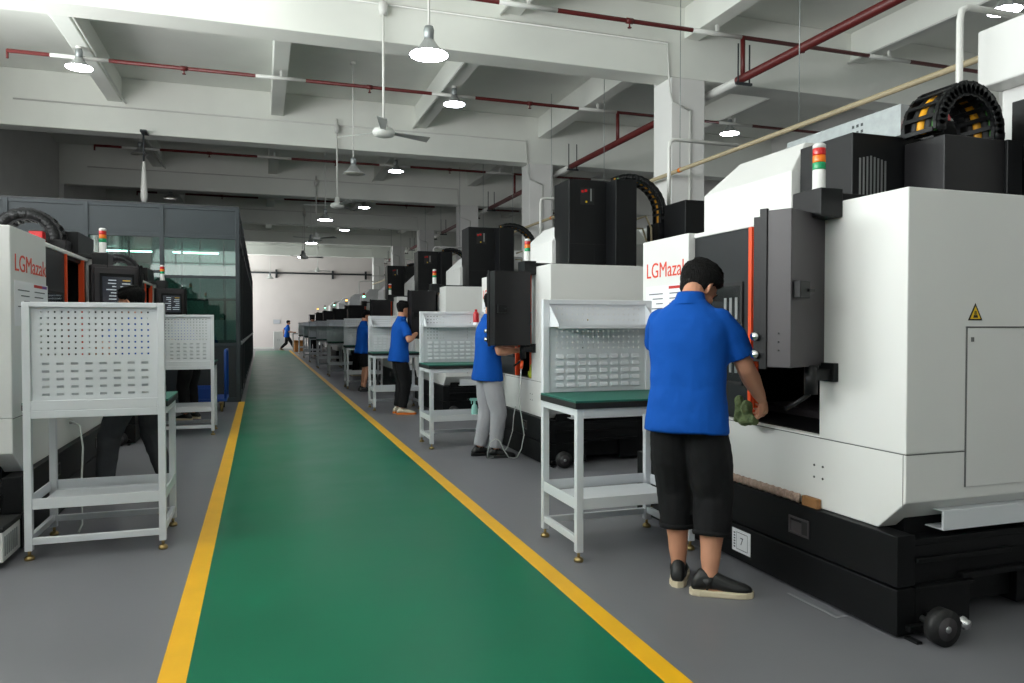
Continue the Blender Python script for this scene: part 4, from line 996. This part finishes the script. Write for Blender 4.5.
g = MB()
for (x, y, z, rx, ry, rz_) in ((0, 0, 0, .03, .03, .05), (.0, .04, -.02, .03, .03, .04), (0, -.03, -.03, .028, .03, .04), (.0, .01, .05, .02, .02, .04)): g.ell((x, y, z), rx, ry, rz_)
go = g.build('glove', M_LIME, None, loc=(2.685, 7.32, .872)); remesh(go, .007, 3, .016, .03)
tag(go, 'small lime green glove on the opening sill of the second right machine', 'glove')
def op(label, x, y, face, h, wrw, wlw, **kw):
    return person(label, (x, y, 0), face, h, loc2(face, x, y, *wrw), loc2(face, x, y, *wlw), **kw)
op('man in blue polo and light grey trousers behind the second pendant', 2.25, 7.42, 88, 1.72, (2.52, 7.27, 1.11), (2.5, 7.6, 1.16), bottom='trousers', bmat=M_GRYC, sole=M_SHOE, vox=.008, hpitch=14,
   ankles=((.09, .04, 0, 12), (-.09, -.08, 0, -6)), lean=2, ehint=((.4, -.8, -.4), (-.4, -.8, -.4)))
op('man in blue polo, black trousers and orange-trimmed trainers at third machine', 2.04, 11.48, 82, 1.75, (2.28, 11.34, 1.26), (2.3, 11.7, 1.2), bottom='trousers', shoe=M_SHOEW, sole=M_SHOEO, vox=.011,
   ankles=((.11, 0, 0, 20), (-.12, 0, 0, -18)), hpitch=8)
op('man in blue polo and black shorts at the fourth machine', 2.02, 15.75, 86, 1.70, (2.4, 15.7, 1.2), (2.4, 15.95, 1.2), bottom='shorts', sole=M_SHOE, vox=.012, hpitch=10)
op('man in blue polo half hidden behind the fifth bench', 2.42, 20.55, 80, 1.7, (2.7, 20.5, 1.1), (2.7, 20.8, 1.1), bottom='trousers', vox=.014)
op('man whose dark head shows above the far right benches', 2.2, 34.6, 190, 1.74, (2.2, 34.3, 1.1), (2.0, 34.3, 1.1), bottom='trousers', vox=.014, top=M_BLKC)
op('man in blue polo walking past the end of the green walkway', 1.38, 42.9, 90, 1.74, (1.72, 42.75, 1.02), (1.2, 43.1, .88), bottom='trousers', vox=.013, lean=5, hpitch=4,
   ankles=((.08, .38, 0, 4), (-.08, -.36, .05, 0)), ehint=((0, -1, -.3), (0, -1, -.3)), hips=(0, 0, -.07))
op('man in charcoal jeans working behind the nearest left pegboard', -.96, 6.75, -40, 1.72, (-1.3, 6.9, 1.1), (-1.3, 6.6, 1.1), bottom='trousers', bmat=M_JEAN, vox=.009, hpitch=12, lean=4,
   ankles=((.22, -.04, 0, 18), (-.25, .06, 0, -22)), hips=(0, 0, -.03), hyaw=-30)
op('stooping man in blue polo behind the left bench by the glass room', -.98, 11.75, -60, 1.72, (-1.32, 11.9, .95), (-1.36, 11.6, .95), bottom='trousers', vox=.011, lean=22, hpitch=24)

# ------------------------------------------------------------------ render look
S.view_settings.view_transform = 'Standard'; S.view_settings.look = 'None'
S.view_settings.gamma = 1.0; S.view_settings.use_curve_mapping = False
S.view_settings.exposure = -0.04
S.cycles.use_denoising = True
try: S.cycles.denoiser = 'OPENIMAGEDENOISE'
except Exception: pass
S.cycles.max_bounces = 8; S.cycles.diffuse_bounces = 5; S.cycles.glossy_bounces = 3; S.cycles.transparent_max_bounces = 12
S.cycles.sample_clamp_indirect = 6; S.cycles.caustics_reflective = False; S.cycles.caustics_refractive = False
